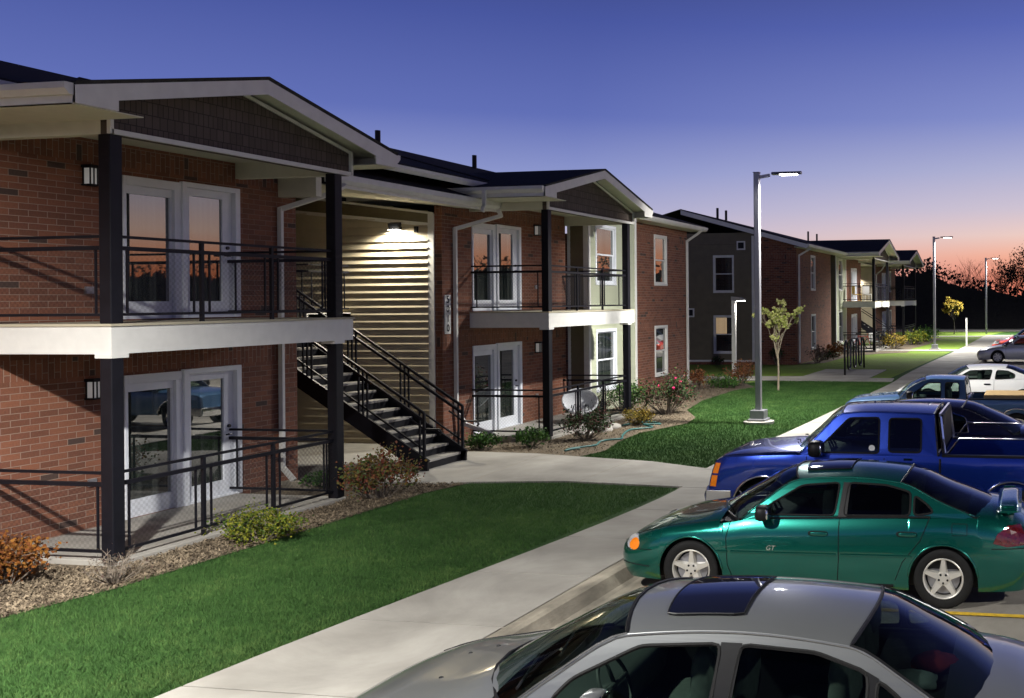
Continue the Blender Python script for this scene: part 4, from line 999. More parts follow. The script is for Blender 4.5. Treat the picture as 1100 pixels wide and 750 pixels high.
    # windscreens
    def screen(nm, xe, xe_top, xb, bow_b, bow_t, f, mat):
        m = MB(); rows = []; xs_ = [xb + (xe - xb) * k / 8 for k in range(9)]
        for k, x in enumerate(xs_):
            u = k / 8; zc = ztop(x) if k else zs(xb) + .0; row = []
            y_ = gy(x, zc) - .004
            for q in fy:
                row.append((x + f * (bow_b + (bow_t - bow_b) * u) * (1 - q * q), -y_ * q, zc + (crown * u + .045 * (1 - u)) * (1 - abs(q) ** 2.2)))
            rows.append(row)
        m.grid(rows); return m.build(nm, mat, body, smooth=True), rows
    ws_, rw = screen('windscreen', xr0, 0, xA, G_.get('bowA', .30), bw0, -1, carglass)
    rs_, rr_ = screen('rear_window', xr1, 0, xB, G_.get('bowB', .22), bw1, 1, G_.get('rgm', G_.get('gm', carglass)))
    for rws in (rw, rr_):
        m = MB(); ed = [r_[0] for r_ in rws] + rws[-1][1:] + [r_[-1] for r_ in rws[::-1]][1:] + rws[0][::-1][1:]
        m.tube([Vector(q) + Vector((0, 0, .003)) for q in ed], .013, 5, False); m.build('seal', darkp, body)
    # cowl between windscreen foot and bonnet, parcel shelf
    m = MB(); ya = sidey(xA, zs(xA)) - .02
    m.poly([(xc0 - .02, -ya, zs(xA) - .03), (xA + .5, -ya, zs(xA) - .03), (xA + .5, ya, zs(xA) - .03), (xc0 - .02, ya, zs(xA) - .03)][::-1])
    rows = []
    for k in range(2):
        rows.append([((xA - G_.get('bowA', .3) * (1 - q * q)) if k else xc0, -ya * q, zs(xA) + (0.045 if k else .02) * (1 - abs(q) ** 2.2) - .012) for q in fy])
    m.grid(rows); m.build('cowl', darkp, t)
    if not bed:
        m = MB(); yb = sidey(xB, zs(xB)) - .03; rows = []
        for k in range(2): rows.append([(xc1 + .01 if k else xB - .62, -yb * q, zs(xB) - .02 + (.045 * (1 - q * q) if k else 0)) for q in fy])
        m.grid(rows); m.build('parcel_shelf', dashm, t)
    # interior
    if p.get('interior', True):
        m = MB(); zf = .42; hw = wmf(Ln / 2) * .86; m.box(xA, xB - .1, -hw, hw, sill + .2, zf); 
        for sy in (-1, 1): m.box(xA + .1, xB - .1, sy * hw, sy * (hw + .03), zf, zs((xA + xB) / 2) - .04)
        m.build('cabin_floor', darkp, t)
        m = MB(); superbox(m, (xA + .28, 0, zs(xA) - .12), (.24, hw * .97, .13), .4); m.build('dashboard', dashm, t, smooth=True)
        for sx, nm in [(s, 'seat') for s in p['seats']]:
            for sy in (-.36, .36):
                m = MB(); superbox(m, (sx, sy, zf + .12), (.26, .25, .11), .45); superbox(m, (sx + .30, sy, zf + .46), (.085, .235, .34), .45); sobj = m.build('seat', p.get('seatm', seatm), t, smooth=True)
                m = MB(); superbox(m, (sx + .36, sy, G_['H'] - .16), (.05, .13, .095), .5); m.tube([(sx + .35, sy - .05, G_['H'] - .35), (sx + .35, sy - .05, G_['H'] - .2)], .008); m.tube([(sx + .35, sy + .05, G_['H'] - .35), (sx + .35, sy + .05, G_['H'] - .2)], .008); m.build('headrest', p.get('seatm', seatm), sobj, smooth=True)
        m = MB(); sx = p['seats'][0] - .22; c = Vector((sx - .12, -.36, zs(xA) + .02)); ax = Vector((1, 0, .45)).normalized(); u = Vector((0, 1, 0)); v = ax.cross(u)
        m.tube([c + (u * math.cos(a) + v * math.sin(a)) * .19 for a in [2 * math.pi * k / 24 for k in range(25)]], .014, 6, False)
        m.tube([c - u * .18, c + u * .18], .016); m.tube([c, c - v * -.18], .016); m.tube([c, c - ax * .3 - Vector((0, 0, .02))], .03); m.build('steering_wheel', dashm, t, smooth=True)
    H = dict(root=t, body=body, sidey=sidey, gy=gy, zs=zs, zt=zt, bulge=bulge, low=low, ztop=ztop, p=p, ws=ws_, roof=rfo, bw=(bw0, bw1), crown=crown, xr=(xr0, xr1))
    return H
def bonnet_line(H, x0, x1, q0, q1, name='bonnet_seam', r=.004):
    m = MB(); pts = []; w = H['p'].get('hp', 2.6)
    for k in range(9):
        u = k / 8; x = x0 + (x1 - x0) * u; q = q0 + (q1 - q0) * u; zs_ = H['zs'](x); z = zs_ + (H['zt'](x) - zs_) * (1 - abs(q) ** w) ** .8; pts.append((x + H['bulge'](x, z), H['sidey'](x, zs_) * q, z + .001))
    m.tube(pts, r, 5); m.build(name, rubber, H['body'])
def seam(H, name, pts, r=.0045, mat=None, sides=(-1, 1), green=False, off=.001, par=None):
    for sy in sides:
        m = MB(); q = []
        for i in range(len(pts) - 1):
            n = 8
            for k in range(n): u = k / n; q.append((pts[i][0] + (pts[i + 1][0] - pts[i][0]) * u, pts[i][1] + (pts[i + 1][1] - pts[i][1]) * u))
        q.append(pts[-1]); m.tube([(x + H['bulge'](x, z), sy * ((H['gy'] if z > H['zs'](x) + .01 else H['sidey'])(x, z) + off), z) for x, z in q], r, 5); m.build(name, mat or darkp, par or H['body'])
def subtri(poly, fmap, m, lv=3):
    def go(a, b_, c, k):
        if k == 0: m.poly([fmap(a), fmap(b_), fmap(c)]); return
        ab, bc, ca_ = ((a[0] + b_[0]) / 2, (a[1] + b_[1]) / 2), ((b_[0] + c[0]) / 2, (b_[1] + c[1]) / 2), ((c[0] + a[0]) / 2, (c[1] + a[1]) / 2)
        go(a, ab, ca_, k - 1); go(ab, b_, bc, k - 1); go(ca_, bc, c, k - 1); go(ab, bc, ca_, k - 1)
    for tri in tessellate_polygon([[Vector((a, b_, 0)) for a, b_ in poly]]): go(*[poly[i] for i in tri], lv)
def decal(H, name, poly, mat, off=.006, sides=(-1, 1), par=None):
    """a lens or trim plate that follows the body side"""
    for sy in sides:
        m = MB(); pr = tessellate_polygon([[Vector((a, b_, 0)) for a, b_ in poly]])
        F3 = [(a + H['bulge'](a, b_), sy * (H['sidey'](max(0, a), b_) + off), b_) for a, b_ in poly]; I3 = [(a, sy * (abs(y_) - .05), b_) for a, y_, b_ in F3]
        subtri(poly, lambda q: (q[0] + H['bulge'](*q), sy * (H['sidey'](max(0, q[0]), q[1]) + off), q[1]), m, 2)
        for i in range(len(poly)): j = (i + 1) % len(poly); m.poly([F3[i], F3[j], I3[j], I3[i]])
        m.build(name, mat, par or H['root'])
def pillar(H, name, poly, mat, off=.008):
    for sy in (-1, 1):
        m = MB()
        subtri(poly, lambda q: (q[0], sy * (H['gy'](*q) + off), q[1]), m)
        m.build(name, mat, H['body'])
def ellp(cx, cz, a, b, n=16, rot=0): return [(cx + a * math.cos(t) * math.cos(rot) - b * math.sin(t) * math.sin(rot), cz + a * math.cos(t) * math.sin(rot) + b * math.sin(t) * math.cos(rot)) for t in [2 * math.pi * k / n for k in range(n)]]
def mirror(H, x, z, mat, s=1.0):
    for sy in (-1, 1):
        m = MB(); y = sy * (H['sidey'](x, H['zs'](x)) + .10); superbox(m, (x, y, z), (.07 * s, .11 * s, .075 * s), .55); m.bar((x + .01, sy * (abs(y) - .12), z - .04), (x + .0, y, z - .05), .05, .03); q = m.build('wing_mirror', mat, H['root'], smooth=True)
        m = MB(); superbox(m, (x + .055 * s, y, z), (.02, .095 * s, .062 * s), .5); m.build('mirror_glass', chrome, q, smooth=True)
def handle(H, x, z, mat, w=.1):
    for sy in (-1, 1):
        m = MB(); y = sy * (H['sidey'](x, z) + .008); superbox(m, (x, y, z), (w, .018, .022), .5); m.build('door_handle', mat, H['root'], smooth=True)
def wipers(H, xb, z, wid):
    m = MB()
    for y0 in (-.45, .12): m.tube([(xb - .16, y0 + .4, z + .03), (xb - .05, y0 + .1, z + .07), (xb + .06, y0 - .32, z + .08)], .009, 5)
    m.build('wiper', darkp, H['root'])
def roofpatch(H, name, u0, u1, q0, q1, mat, off=.006, par=None, rows_=8):
    """panel lying on the roof between fractions u (front to back) and q (side to side)"""
    m = MB(); rows = []; xr0, xr1 = H['xr']
    for k in range(rows_ + 1):
        u = u0 + (u1 - u0) * k / rows_; row = []
        for j in range(13):
            q = q0 + (q1 - q0) * j / 12; c = .96 if k in (0, rows_) and j in (0, 12) else 1
            q_ = q * c
            xa = xr0 - H['bw'][0] * (1 - q_ * q_); xb = xr1 + H['bw'][1] * (1 - q_ * q_); xx = xr0 + (xr1 - xr0) * u; zc = H['ztop'](xx)
            row.append((xa + (xb - xa) * u, -H['gy'](xx, zc) * q_, zc + H['crown'] * (1 - abs(q_) ** 2.2) + off))
        rows.append(row)
    m.grid(rows); o = m.build(name, mat, par or H['roof'], smooth=True)
    m = MB(); ed = rows[0] + [r_[-1] for r_ in rows[1:]] + rows[-1][::-1][1:] + [r_[0] for r_ in rows[::-1]][1:]; m.tube(ed, .006, 5, False); m.build('seal', darkp, par or H['roof']); return o

greenp = paint('green_paint', (.004, .135, .105), .75, .24)
bluep = paint('blue_paint', (.010, .038, .30), .7, .25)
silverp = paint('silver_paint', (.27, .28, .28), .75, .36)
navyp = paint('navy_paint', (.012, .013, .035), .2, .2)
steelblue = paint('steel_blue_paint', (.06, .13, .24), .3, .3)
whitecar = paint('white_paint_car', (.72, .72, .70), .0, .3)
redp = paint('red_paint', (.62, .05, .02), .1, .3)
palesilver = paint('pale_silver_paint', (.55, .55, .55), .4, .3)

def sedan(name, label, cat, loc, rz, mat, L=4.72, H_=1.40, W_=.89, wb=2.75, fo=.93, belt=.94, win=None, **k):
    s = L / 4.72; xw = [fo, fo + wb]; h = H_
    p = dict(L=L, plan=[(0, W_ * .64), (.05, W_ * .76), (.18, W_ * .87), (.5, W_ * .955), (1.2, W_), (3.5 * s, W_), (L - .55, W_ * .955), (L - .18, W_ * .88), (L - .04, W_ * .8), (L, W_ * .72)],
             zs=[(0, .56), (.12, .62), (.4, .72), (.9, .80), (1.35 * s, belt - .09), (1.6 * s, belt - .05), (2.4 * s, belt - .03), (3.5 * s, belt + .01), (4.0 * s, belt + .02), (L - .3, belt - .02), (L, belt - .10)],
             zt=[(0, .58), (.12, .68), (.4, .78), (.9, .875), (1.3 * s, belt + .01), (3.7 * s, belt + .08), (4.2 * s, belt + .10), (L - .2, belt + .07), (L, belt - .04)],
             wheels=xw, Ra=.375, wr=.325, cabin=(1.25 * s, 4.02 * s), sill=.19, seats=[2.15 * s, 3.05 * s],
             gh=dict(H=h - .07, wr=W_ * .67, roof=(2.12 * s, 3.28 * s), base=(1.48 * s, 4.12 * s), crown=.075,
                     edge=[(1.48 * s, belt - .06), (1.72 * s, belt + .13), (2.12 * s, h - .10), (2.7 * s, h - .065), (3.28 * s, h - .11), (3.7 * s, belt + .19), (4.12 * s, belt + .03)],
                     win=win or [[(1.72 * s, belt + .005), (1.80 * s, belt + .10), (2.17 * s, h - .155), (2.60 * s, h - .12), (2.56 * s, belt + .015)],
                                 [(2.66 * s, belt + .018), (2.70 * s, h - .12), (3.12 * s, h - .135), (3.40 * s, h - .20), (3.40 * s, belt + .035)],
                                 [(3.44 * s, belt + .037), (3.44 * s, h - .225), (3.60 * s, h - .33), (3.66 * s, belt + .07)]]))
    p.update(k.pop('over', {})); g_ = k.pop('gho', {}); p['gh'].update(g_)
    return vehicle(name, label, cat, loc, rz, p, mat, **k)

# green four door car ------------------------------------------------
GZ = -.15
Hc = sedan('parked_car', 'metallic green four door sedan with star wheels and a sunroof', 'car', (-4.80, 11.78, GZ), R(.5), greenp, L=4.72, H_=1.42, W_=.90, wb=2.84, fo=.92, belt=.95, group='cars parked along the kerb', gho=dict(gm=tintglass, rgm=tintglass, bowA=.36, trim=.012))
t = Hc['root']
seam(Hc, 'door_seam', [(1.38, .88), (1.34, .70), (1.36, .40), (1.42, .24)]); seam(Hc, 'door_seam', [(2.62, .94), (2.62, .5), (2.60, .24)]); seam(Hc, 'door_seam', [(3.62, .98), (3.52, .74), (3.32, .50), (3.24, .30)])
pillar(Hc, 'door_pillar', [(2.60, .955), (2.64, 1.305), (2.72, 1.305), (2.70, .958)], darkp)
seam(Hc, 'side_moulding', [(1.22, .555), (1.36, .555)], .014, greenp); seam(Hc, 'side_moulding', [(1.40, .555), (2.59, .56)], .014, greenp); seam(Hc, 'side_moulding', [(2.64, .56), (3.42, .565)], .014, greenp)
seam(Hc, 'bumper_seam', [(.06, .52), (.45, .53)], .004)
handle(Hc, 2.40, .78, greenp); handle(Hc, 3.38, .80, greenp); mirror(Hc, 1.78, 1.00, darkp, 1.1)
decal(Hc, 'indicator_lamp', ellp(.20, .575, .075, .062, rot=-.3), amber, .006); decal(Hc, 'headlamp_rim', ellp(.165, .59, .10, .075, rot=-.35), clearlens, .002)
decal(Hc, 'tail_lamp', [(4.30, .72), (4.36, .82), (4.5, .90), (4.66, .90), (4.68, .70), (4.45, .68)], redlens, .008)
for y_ in (-.6, .6): m = MB(); m.tube([(4.62, y_, .30), (4.78, y_, .30)], .035, 10); m.build('exhaust_pipe', chrome, t)
roofpatch(Hc, 'sunroof', .10, .50, -.62, .62, roofglass, .010); wipers(Hc, 1.25, .93, .6)
m = MB(); rows = []
for k in range(13):
    y_ = -.68 + 1.36 * k / 12; z_ = 1.085 - .06 * abs(k / 6 - 1) ** 4; rows.append([(4.34, y_, z_ - .004), (4.39, y_, z_ + .012), (4.52, y_, z_ + .020), (4.60, y_, z_ + .010), (4.50, y_, z_ - .008)])
m.grid([list(r_) for r_ in rows], True); m.poly(rows[0][::-1]); m.poly(rows[-1]); m.box(4.38, 4.52, -.60, -.57, .98, 1.085); m.box(4.38, 4.52, .57, .60, .98, 1.085); m.build('spoiler', greenp, t, smooth=True)
bonnet_line(Hc, .22, 1.22, -.88, -.92); bonnet_line(Hc, .22, 1.22, .88, .92)
bonnet_line(Hc, .5, 1.15, -.35, -.5, 'bonnet_crease', .003); bonnet_line(Hc, .5, 1.15, .35, .5, 'bonnet_crease', .003)
# small badge letters low on the front door
cu = bpy.data.curves.new('t', 'FONT'); cu.body = 'GT'; cu.size = .075; cu.extrude = .002; cu.shear = .3; to = bpy.data.objects.new('t', cu); COL.objects.link(to)
me = bpy.data.meshes.new_from_object(to.evaluated_get(bpy.context.evaluated_depsgraph_get())); bpy.data.objects.remove(to); me.materials.append(chrome)
bo = bpy.data.objects.new('badge', me); COL.objects.link(bo); bo.parent = t; bo.matrix_local = Matrix.Translation((1.80, -Hc['sidey'](1.85, .6) - .004, .585)) @ Matrix.Rotation(R(90), 4, 'X')

def details(H, f0, f1, r0, s0, s1, hx):
    seam(H, 'belt_trim', [(f0, H['zs'](f0) + .012), (r0, H['zs'](r0) + .014)], .010, rubber)
    seam(H, 'sill_shade', [(s0, .235), (s1, .235)], .016, darkp)  # dark strip draws the shadow under the rocker as colour
    for x, z in hx:
        for sy in (-1, 1):
            m = MB(); superbox(m, (x - .01, sy * (H['sidey'](x, z) - .004), z - .005), (.115, .008, .034), .5); m.build('handle_shade', rubber, H['body'], smooth=True)  # dark piece gives the shade of the handle recess as colour
details(Hc, 1.70, 3.62, 3.62, 1.36, 3.22, [(2.40, .78), (3.38, .80)])
seam(Hc, 'fuel_flap', [(3.86, .80), (4.02, .80), (4.02, .92), (3.86, .92), (3.86, .80)], .003, rubber, sides=(-1,))
seam(Hc, 'bumper_seam', [(4.28, .66), (4.66, .66)], .005, rubber); seam(Hc, 'bumper_seam', [(.05, .36), (.42, .34)], .005, rubber)

# silver sedan in the foreground --------------------------------------
Hs = sedan('parked_car', 'silver sedan with a dark sunroof, closest to the camera', 'car', (-4.78, 6.42, -.15), R(.6), silverp, L=5.0, H_=1.43, W_=.91, wb=2.8, fo=1.05, belt=.96, group='cars parked along the kerb', over=dict(cabin=(1.45, 4.22), seats=[2.45, 3.3]), gho=dict(trim=.013, crown=.085, gm=carglass, rgm=tintglass, bowA=.40, bowB=.20, bowr=.08, roof=(2.30, 3.68), base=(1.60, 4.34),
    edge=[(1.60, .90), (1.88, 1.10), (2.30, 1.325), (2.98, 1.365), (3.68, 1.32), (4.02, 1.17), (4.34, .99)],
    win=[[(1.88, .965), (2.00, 1.09), (2.40, 1.275), (2.90, 1.305), (2.88, .975)], [(2.98, .978), (3.02, 1.305), (3.48, 1.285), (3.80, 1.20), (3.80, .995)], [(3.85, 1.0), (3.85, 1.175), (4.00, 1.08), (4.02, 1.02)]]))
pillar(Hs, 'door_pillar', [(2.86, .97), (2.90, 1.315), (3.03, 1.315), (3.00, .972)], darkp); pillar(Hs, 'door_pillar', [(3.79, .99), (3.79, 1.21), (3.86, 1.18), (3.86, .995)], darkp)
t = Hs['root']
seam(Hs, 'door_seam', [(1.82, .88), (1.79, .6), (1.87, .24)]); seam(Hs, 'door_seam', [(3.0, .95), (3.0, .5), (2.98, .24)]); handle(Hs, 2.82, .80, silverp); handle(Hs, 3.8, .82, silverp); mirror(Hs, 2.22, 1.02, silverp)
roofpatch(Hs, 'sunroof', .17, .50, -.72, .72, roofglass, .012); wipers(Hs, 1.60, .94, .6)
bonnet_line(Hs, .25, 1.45, -.86, -.90); bonnet_line(Hs, .25, 1.45, .86, .90)
decal(Hs, 'tail_lamp', [(4.45, .70), (4.5, .86), (4.8, .86), (4.82, .70)], redlens, .008)
for (x_, y_) in ((.86, -.28), (.78, .22), (.95, .30)): m = MB(); m.ell((x_, y_, Hs['zt'](x_) - .006), (.02, .012, .012)); m.build('washer_nozzle', darkp, t)

details(Hs, 1.84, 4.02, 4.02, 1.5, 3.6, [(2.82, .80), (3.8, .82)])

# blue pickup -----------------------------------------------------------
def pickup(label, loc, rz, mat, L=5.55, hood=1.13, roof=1.80, W_=.98, wb=3.60, fo=.93, cab=(1.55, 3.45), hw=1.02, **k):
    xA, xB = cab; z0 = hood
    p = dict(L=L, plan=[(0, W_ * .90), (.04, W_ * .94), (.2, W_ * .97), (.8, W_), (L - .1, W_), (L, W_ * .98)], zs=[(0, z0 - .10), (.1, z0 - .05), (.5, z0 - .02), (1.5, z0 + .02), (L, z0 + .04)],
             zt=[(0, z0 - .06), (.12, z0 + .0), (.6, z0 + .05), (1.4, z0 + .10), (L, z0 + .05)], wheels=[fo, fo + wb], Ra=.47, wr=.37, wt=.25, rim='steel', cabin=(1.42, xB + .02), bed=(xB + .06, L - .06), sill=.42,
             nb=.04, tb=0, sec=[.95, .985, 1.0, .995, .985, .965], lip=.018, lipm=chrome, sharp=28, seats=[xA + .75], hp=5,
             gh=dict(H=roof - .05, wr=W_ * .80, roof=(xA + .62, xB - .06), base=(xA, xB), crown=.05, bowf=.07, bowr=.01, bowA=.16, bowB=.02, trim=.014,
                     edge=[(xA, z0 + .02), (xA + .3, z0 + .32), (xA + .62, roof - .07), ((xA + xB) / 2, roof - .045), (xB - .06, roof - .07), (xB - .03, (z0 + roof) / 2), (xB, z0 + .03)],
                     win=k.pop('win', None) or [[(xA + .22, z0 + .06), (xA + .40, z0 + .22), (xA + .72, roof - .13), (xA + 1.16, roof - .12), (xA + 1.16, z0 + .06)], [(xA + 1.30, z0 + .08), (xA + 1.30, roof - .13), (xB - .24, roof - .13), (xB - .24, z0 + .08)]]))
    p.update(k.pop('over', {})); p['gh'].update(k.pop('gho', {}))
    H = vehicle('pickup_truck', label, 'pickup truck', loc, rz, p, mat, group='pickup trucks parked along the kerb'); t = H['root']
    b0, b1 = p['bed']; w = H['sidey'](b0 + .3, z0 + .04); zb = z0 + .03
    m = MB()
    for sy in (-1, 1): m.box(b0, b1, sy * (w - .04), sy * (w - .10), .68, zb)
    m.box(b0 - .03, b0 + .02, -w + .04, w - .04, .5, zb + .02); m.box(b1, b1 + .04, -w + .04, w - .04, .5, zb + .02); m.build('bed', mat, t)
    for sy in (-1, 1): m = MB(); m.bar((b0, sy * (w - .03), zb + .012), (b1, sy * (w - .03), zb + .012), .09, .03); m.build('bed_rail', darkp, t)
    seam(H, 'door_seam', [(xA + .12, z0 + .0), (xA + .10, .5)], .006); seam(H, 'door_seam', [(xA + 1.24, z0), (xA + 1.24, .5)], .006); seam(H, 'cab_gap', [(xB + .03, z0), (xB + .03, .5)], .016)
    handle(H, xA + 1.08, z0 - .10, darkp, .11)
    m = MB(); rows = []
    for y_ in [-1 + k_ / 8 for k_ in range(17)]: xo = -.10 + .10 * abs(y_) ** 4; rows.append([(xo, y_ * W_ * .97, .62), (xo - .03, y_ * W_ * .97, .55), (xo, y_ * W_ * .97, .40), (xo + .12, y_ * W_ * .97, .38), (xo + .12, y_ * W_ * .97, .62)])
    m.grid(rows, True); 
    for sy in (-1, 1): m.box(0, .38, sy * W_ * .965, sy * W_ * .99, .40, .62)
    m.build('front_bumper', chrome, t, smooth=False, bevel=.01)
    return H
Hp = pickup('bright blue extended cab pickup with chrome front bumper and a dented wing', (-4.78, 15.12, -.17), R(.3), bluep, fo=.86, wb=3.55, cab=(1.38, 3.38), gho=dict(gm=tintglass))
t = Hp['root']; mirror(Hp, 1.66, 1.26, darkp, 1.5)
decal(Hp, 'indicator_lamp', [(.03, .86), (.03, 1.01), (.13, 1.01), (.13, .86)], amber, .006); decal(Hp, 'indicator_lamp', [(.03, .67), (.03, .83), (.13, .83), (.13, .67)], amber, .006)
wipers(Hp, 1.32, 1.22, .7)
for sy in (-1, 1):
    m = MB(); m.tube([(3.52, sy * .90, 1.20), (3.68, sy * .90, 1.42), (5.4, sy * .90, 1.42), (5.48, sy * .90, 1.2)], .018, 6); m.build('bed_tube_rail', chrome, t, smooth=True)
m = MB(); m.box(3.41, 3.44, -.72, .72, 1.22, 1.72); m.build('rear_guard', darkp, t)
m = MB(); m.bar((3.46, -.85, 1.2), (3.40, -.78, 1.70), .03, .05); m.bar((3.46, .85, 1.2), (3.40, .78, 1.70), .03, .05); m.bar((3.40, -.78, 1.72), (3.40, .78, 1.72), .03, .05); m.build('guard_frame', chrome, t)
m = MB(); m.box(2.9, 3.02, -Hp['sidey'](3, 1.1) - .004, -Hp['sidey'](3, 1.1) + .01, 1.10, 1.13); m.build('badge', chrome, t)
m = MB(); m.lathe([(-.004, .045), (-.004, .001)], (2.44, -Hp['gy'](2.44, 1.26) + .002, 1.26), 'y', 16); m.build('sticker', whitecar, t)
m = MB(); m.ell((1.1, -.80, 1.16), (.07, .05, .022)); m.build('dent', bluep, t, smooth=True)
bonnet_line(Hp, .1, 1.35, -.93, -.93); bonnet_line(Hp, .1, 1.35, .93, .93)

# dark sedan behind the pickup -------------------------------------------
Hn = sedan('parked_car', 'very dark navy sedan with a thick roof pillar and chrome waistline, behind the blue pickup', 'car', (-4.75, 18.3, GZ), R(.5), navyp, L=5.2, H_=1.52, W_=.93, wb=2.9, fo=1.0, belt=1.0, group='cars parked along the kerb', over=dict(rim='cover'),
           gho=dict(gm=tintglass, tm=chrome, roof=(2.3, 3.42), base=(1.62, 4.3), edge=[(1.62, .95), (2.0, 1.22), (2.3, 1.43), (2.9, 1.47), (3.42, 1.44), (3.85, 1.28), (4.3, 1.05)],
                    win=[[(1.88, 1.01), (2.32, 1.37), (2.66, 1.395), (2.66, 1.02)], [(2.76, 1.02), (2.78, 1.40), (3.2, 1.385), (3.5, 1.30), (3.56, 1.05)]]))
seam(Hn, 'waist_trim', [(1.6, .93), (3.0, .95), (5.0, .97)], .012, chrome); handle(Hn, 3.2, .88, chrome)
# steel blue pickup further on -------------------------------------------
H2 = pickup('steel blue pickup with pale bonnet, between the dark sedan and the white coupe', (-4.55, 24.2, GZ), R(.5), steelblue, L=5.2, hood=1.0, roof=1.53, W_=.88, wb=3.2, fo=.85, cab=(1.35, 2.92), win=[[(1.55, 1.06), (2.02, 1.40), (2.32, 1.41), (2.32, 1.06)], [(2.42, 1.06), (2.42, 1.41), (2.74, 1.41), (2.74, 1.06)]])
mirror(H2, 1.62, 1.14, darkp, 1.2)
m = MB(); m.box(3.3, 4.6, -.6, .6, .8, 1.12); cb_ = m.build('cardboard_box', pm('cardboard', (.42, .28, .12), .9), None, bevel=.01); cb_.matrix_world = H2['root'].matrix_basis.copy(); cb_.location = Vector(H2['root'].location) + Vector((0, 0, 0)); tag(cb_, 'tan cardboard box lying in the bed of the steel blue pickup', 'box')
# white coupe ------------------------------------------------------------
Hw = sedan('parked_car', 'white two door coupe with dark rear window, beyond the steel blue pickup', 'car', (-4.30, 31.0, GZ), R(.5), whitecar, L=5.0, H_=1.36, W_=.92, wb=2.81, fo=1.05, belt=.93, group='cars parked along the kerb', over=dict(rim='cover'),
           gho=dict(roof=(2.25, 3.35), base=(1.6, 4.3), edge=[(1.6, .88), (1.95, 1.10), (2.25, 1.25), (2.8, 1.29), (3.35, 1.27), (3.8, 1.12), (4.3, .96)], rgm=tintglass,
                    win=[[(1.85, .95), (2.28, 1.205), (2.95, 1.225), (2.88, .96)], [(3.02, .96), (3.08, 1.22), (3.4, 1.20), (3.62, 1.10), (3.6, .99)]]))
seam(Hw, 'door_seam', [(1.62, .9), (1.6, .3)]); seam(Hw, 'door_seam', [(3.0, .93), (2.98, .3)]); mirror(Hw, 1.95, 1.0, whitecar); handle(Hw, 2.8, .82, darkp)
# silver sedan near the end of the walk ------------------------------------
Hf = sedan('parked_car', 'pale silver sedan near the end of the walk, behind the white coupe', 'car', (-3.15, 53.6, GZ), R(.5), palesilver, L=4.9, H_=1.42, W_=.9, wb=2.75, fo=1.08, belt=.93, group='cars parked along the kerb', over=dict(rim='cover'))
mirror(Hf, 1.85, 1.02, palesilver); seam(Hf, 'door_seam', [(1.5, .85), (1.5, .3)]); decal(Hf, 'headlamp', [(.02, .56), (.05, .64), (.4, .69), (.4, .6)], clearlens, .006)
Hr = sedan('parked_car', 'red car with a white nose patch, partly hidden behind the pale silver sedan', 'car', (-2.75, 61.8, GZ), R(.5), redp, L=4.9, H_=1.62, W_=.9, wb=2.75, fo=1.0, belt=1.06, group='cars parked along the kerb', over=dict(rim='cover'))
decal(Hr, 'headlamp', [(.02, .60), (.05, .80), (.4, .84), (.4, .66)], clearlens, .01)
Hg = sedan('parked_car', 'grey sedan farthest along the kerb, only its nose and screen above the red car', 'car', (-2.55, 65.2, GZ), R(.5), palesilver, L=4.9, H_=1.72, W_=.9, wb=2.75, fo=1.0, belt=1.10, group='cars parked along the kerb', over=dict(rim='cover', interior=False))
# things on the parcel shelf of the silver sedan
def cloth(label, c, r, mat, seed, cat='cap'):
    m = MB(); rnd = random.Random(seed); rows = []
    for i in range(9):
        ph = math.pi * i / 8; row = []
        for k in range(14):
            a = 2 * math.pi * k / 14; q = 1 + .22 * noise.noise(Vector((math.cos(a) * 1.4 + seed, math.sin(a) * 1.4, ph * 1.5)))
            row.append((c[0] + r[0] * q * math.sin(ph) * math.cos(a), c[1] + r[1] * q * math.sin(ph) * math.sin(a), c[2] + r[2] * q * math.cos(ph)))
        rows.append(row)
    m.grid(rows, True); o = m.build('folded_cap', mat, None, smooth=True); tag(o, label, cat); return o
sx, sy_, sz = Hs['root'].location
cloth('crumpled dark red cloth behind the rear window of the silver sedan', (sx + 4.12, sy_ + .05, sz + 1.02), (.16, .13, .07), pm('red_cloth', (.35, .03, .03), .9), 2, 'cloth')
cloth('pale green cap behind the rear window of the silver sedan', (sx + 4.02, sy_ - .25, sz + 1.02), (.15, .11, .06), pm('green_cloth', (.38, .48, .40), .9), 5, 'cap')

# ------------------------------------------------------------------ plants
def leafmats(prefix, cols):
    return [leafm('%s_leaf_%d' % (prefix, i), tuple(v * .7 for v in c), c, tuple(min(1, v * 1.35) for v in c)) for i, c in enumerate(cols)]
LM = dict(orange=leafmats('amber', [(.22, .075, .015), (.28, .12, .025), (.15, .05, .015)]),
          twig=leafmats('dry', [(.16, .12, .08), (.10, .06, .05)]),
          yg=leafmats('lime', [(.16, .19, .02), (.26, .26, .03), (.07, .12, .02)]),
          redgreen=leafmats('turning', [(.20, .06, .04), (.24, .16, .04), (.12, .16, .045), (.27, .10, .05), (.17, .15, .05)]),
          green=leafmats('green', [(.05, .13, .025), (.08, .18, .03), (.03, .07, .02)]),
          dark=leafmats('dark', [(.025, .06, .02), (.05, .09, .025), (.10, .04, .03)]),
          gold=leafmats('gold', [(.26, .17, .02), (.34, .25, .04), (.14, .12, .02)]),
          brown=leafmats('russet', [(.20, .07, .025), (.28, .12, .05), (.12, .05, .025)]),
          tree=leafmats('yellowing', [(.50, .52, .16), (.38, .44, .10), (.58, .56, .24)]))
flowerm = leafm('pink_flower', (.45, .02, .08), (.65, .03, .14), (.7, .08, .2))
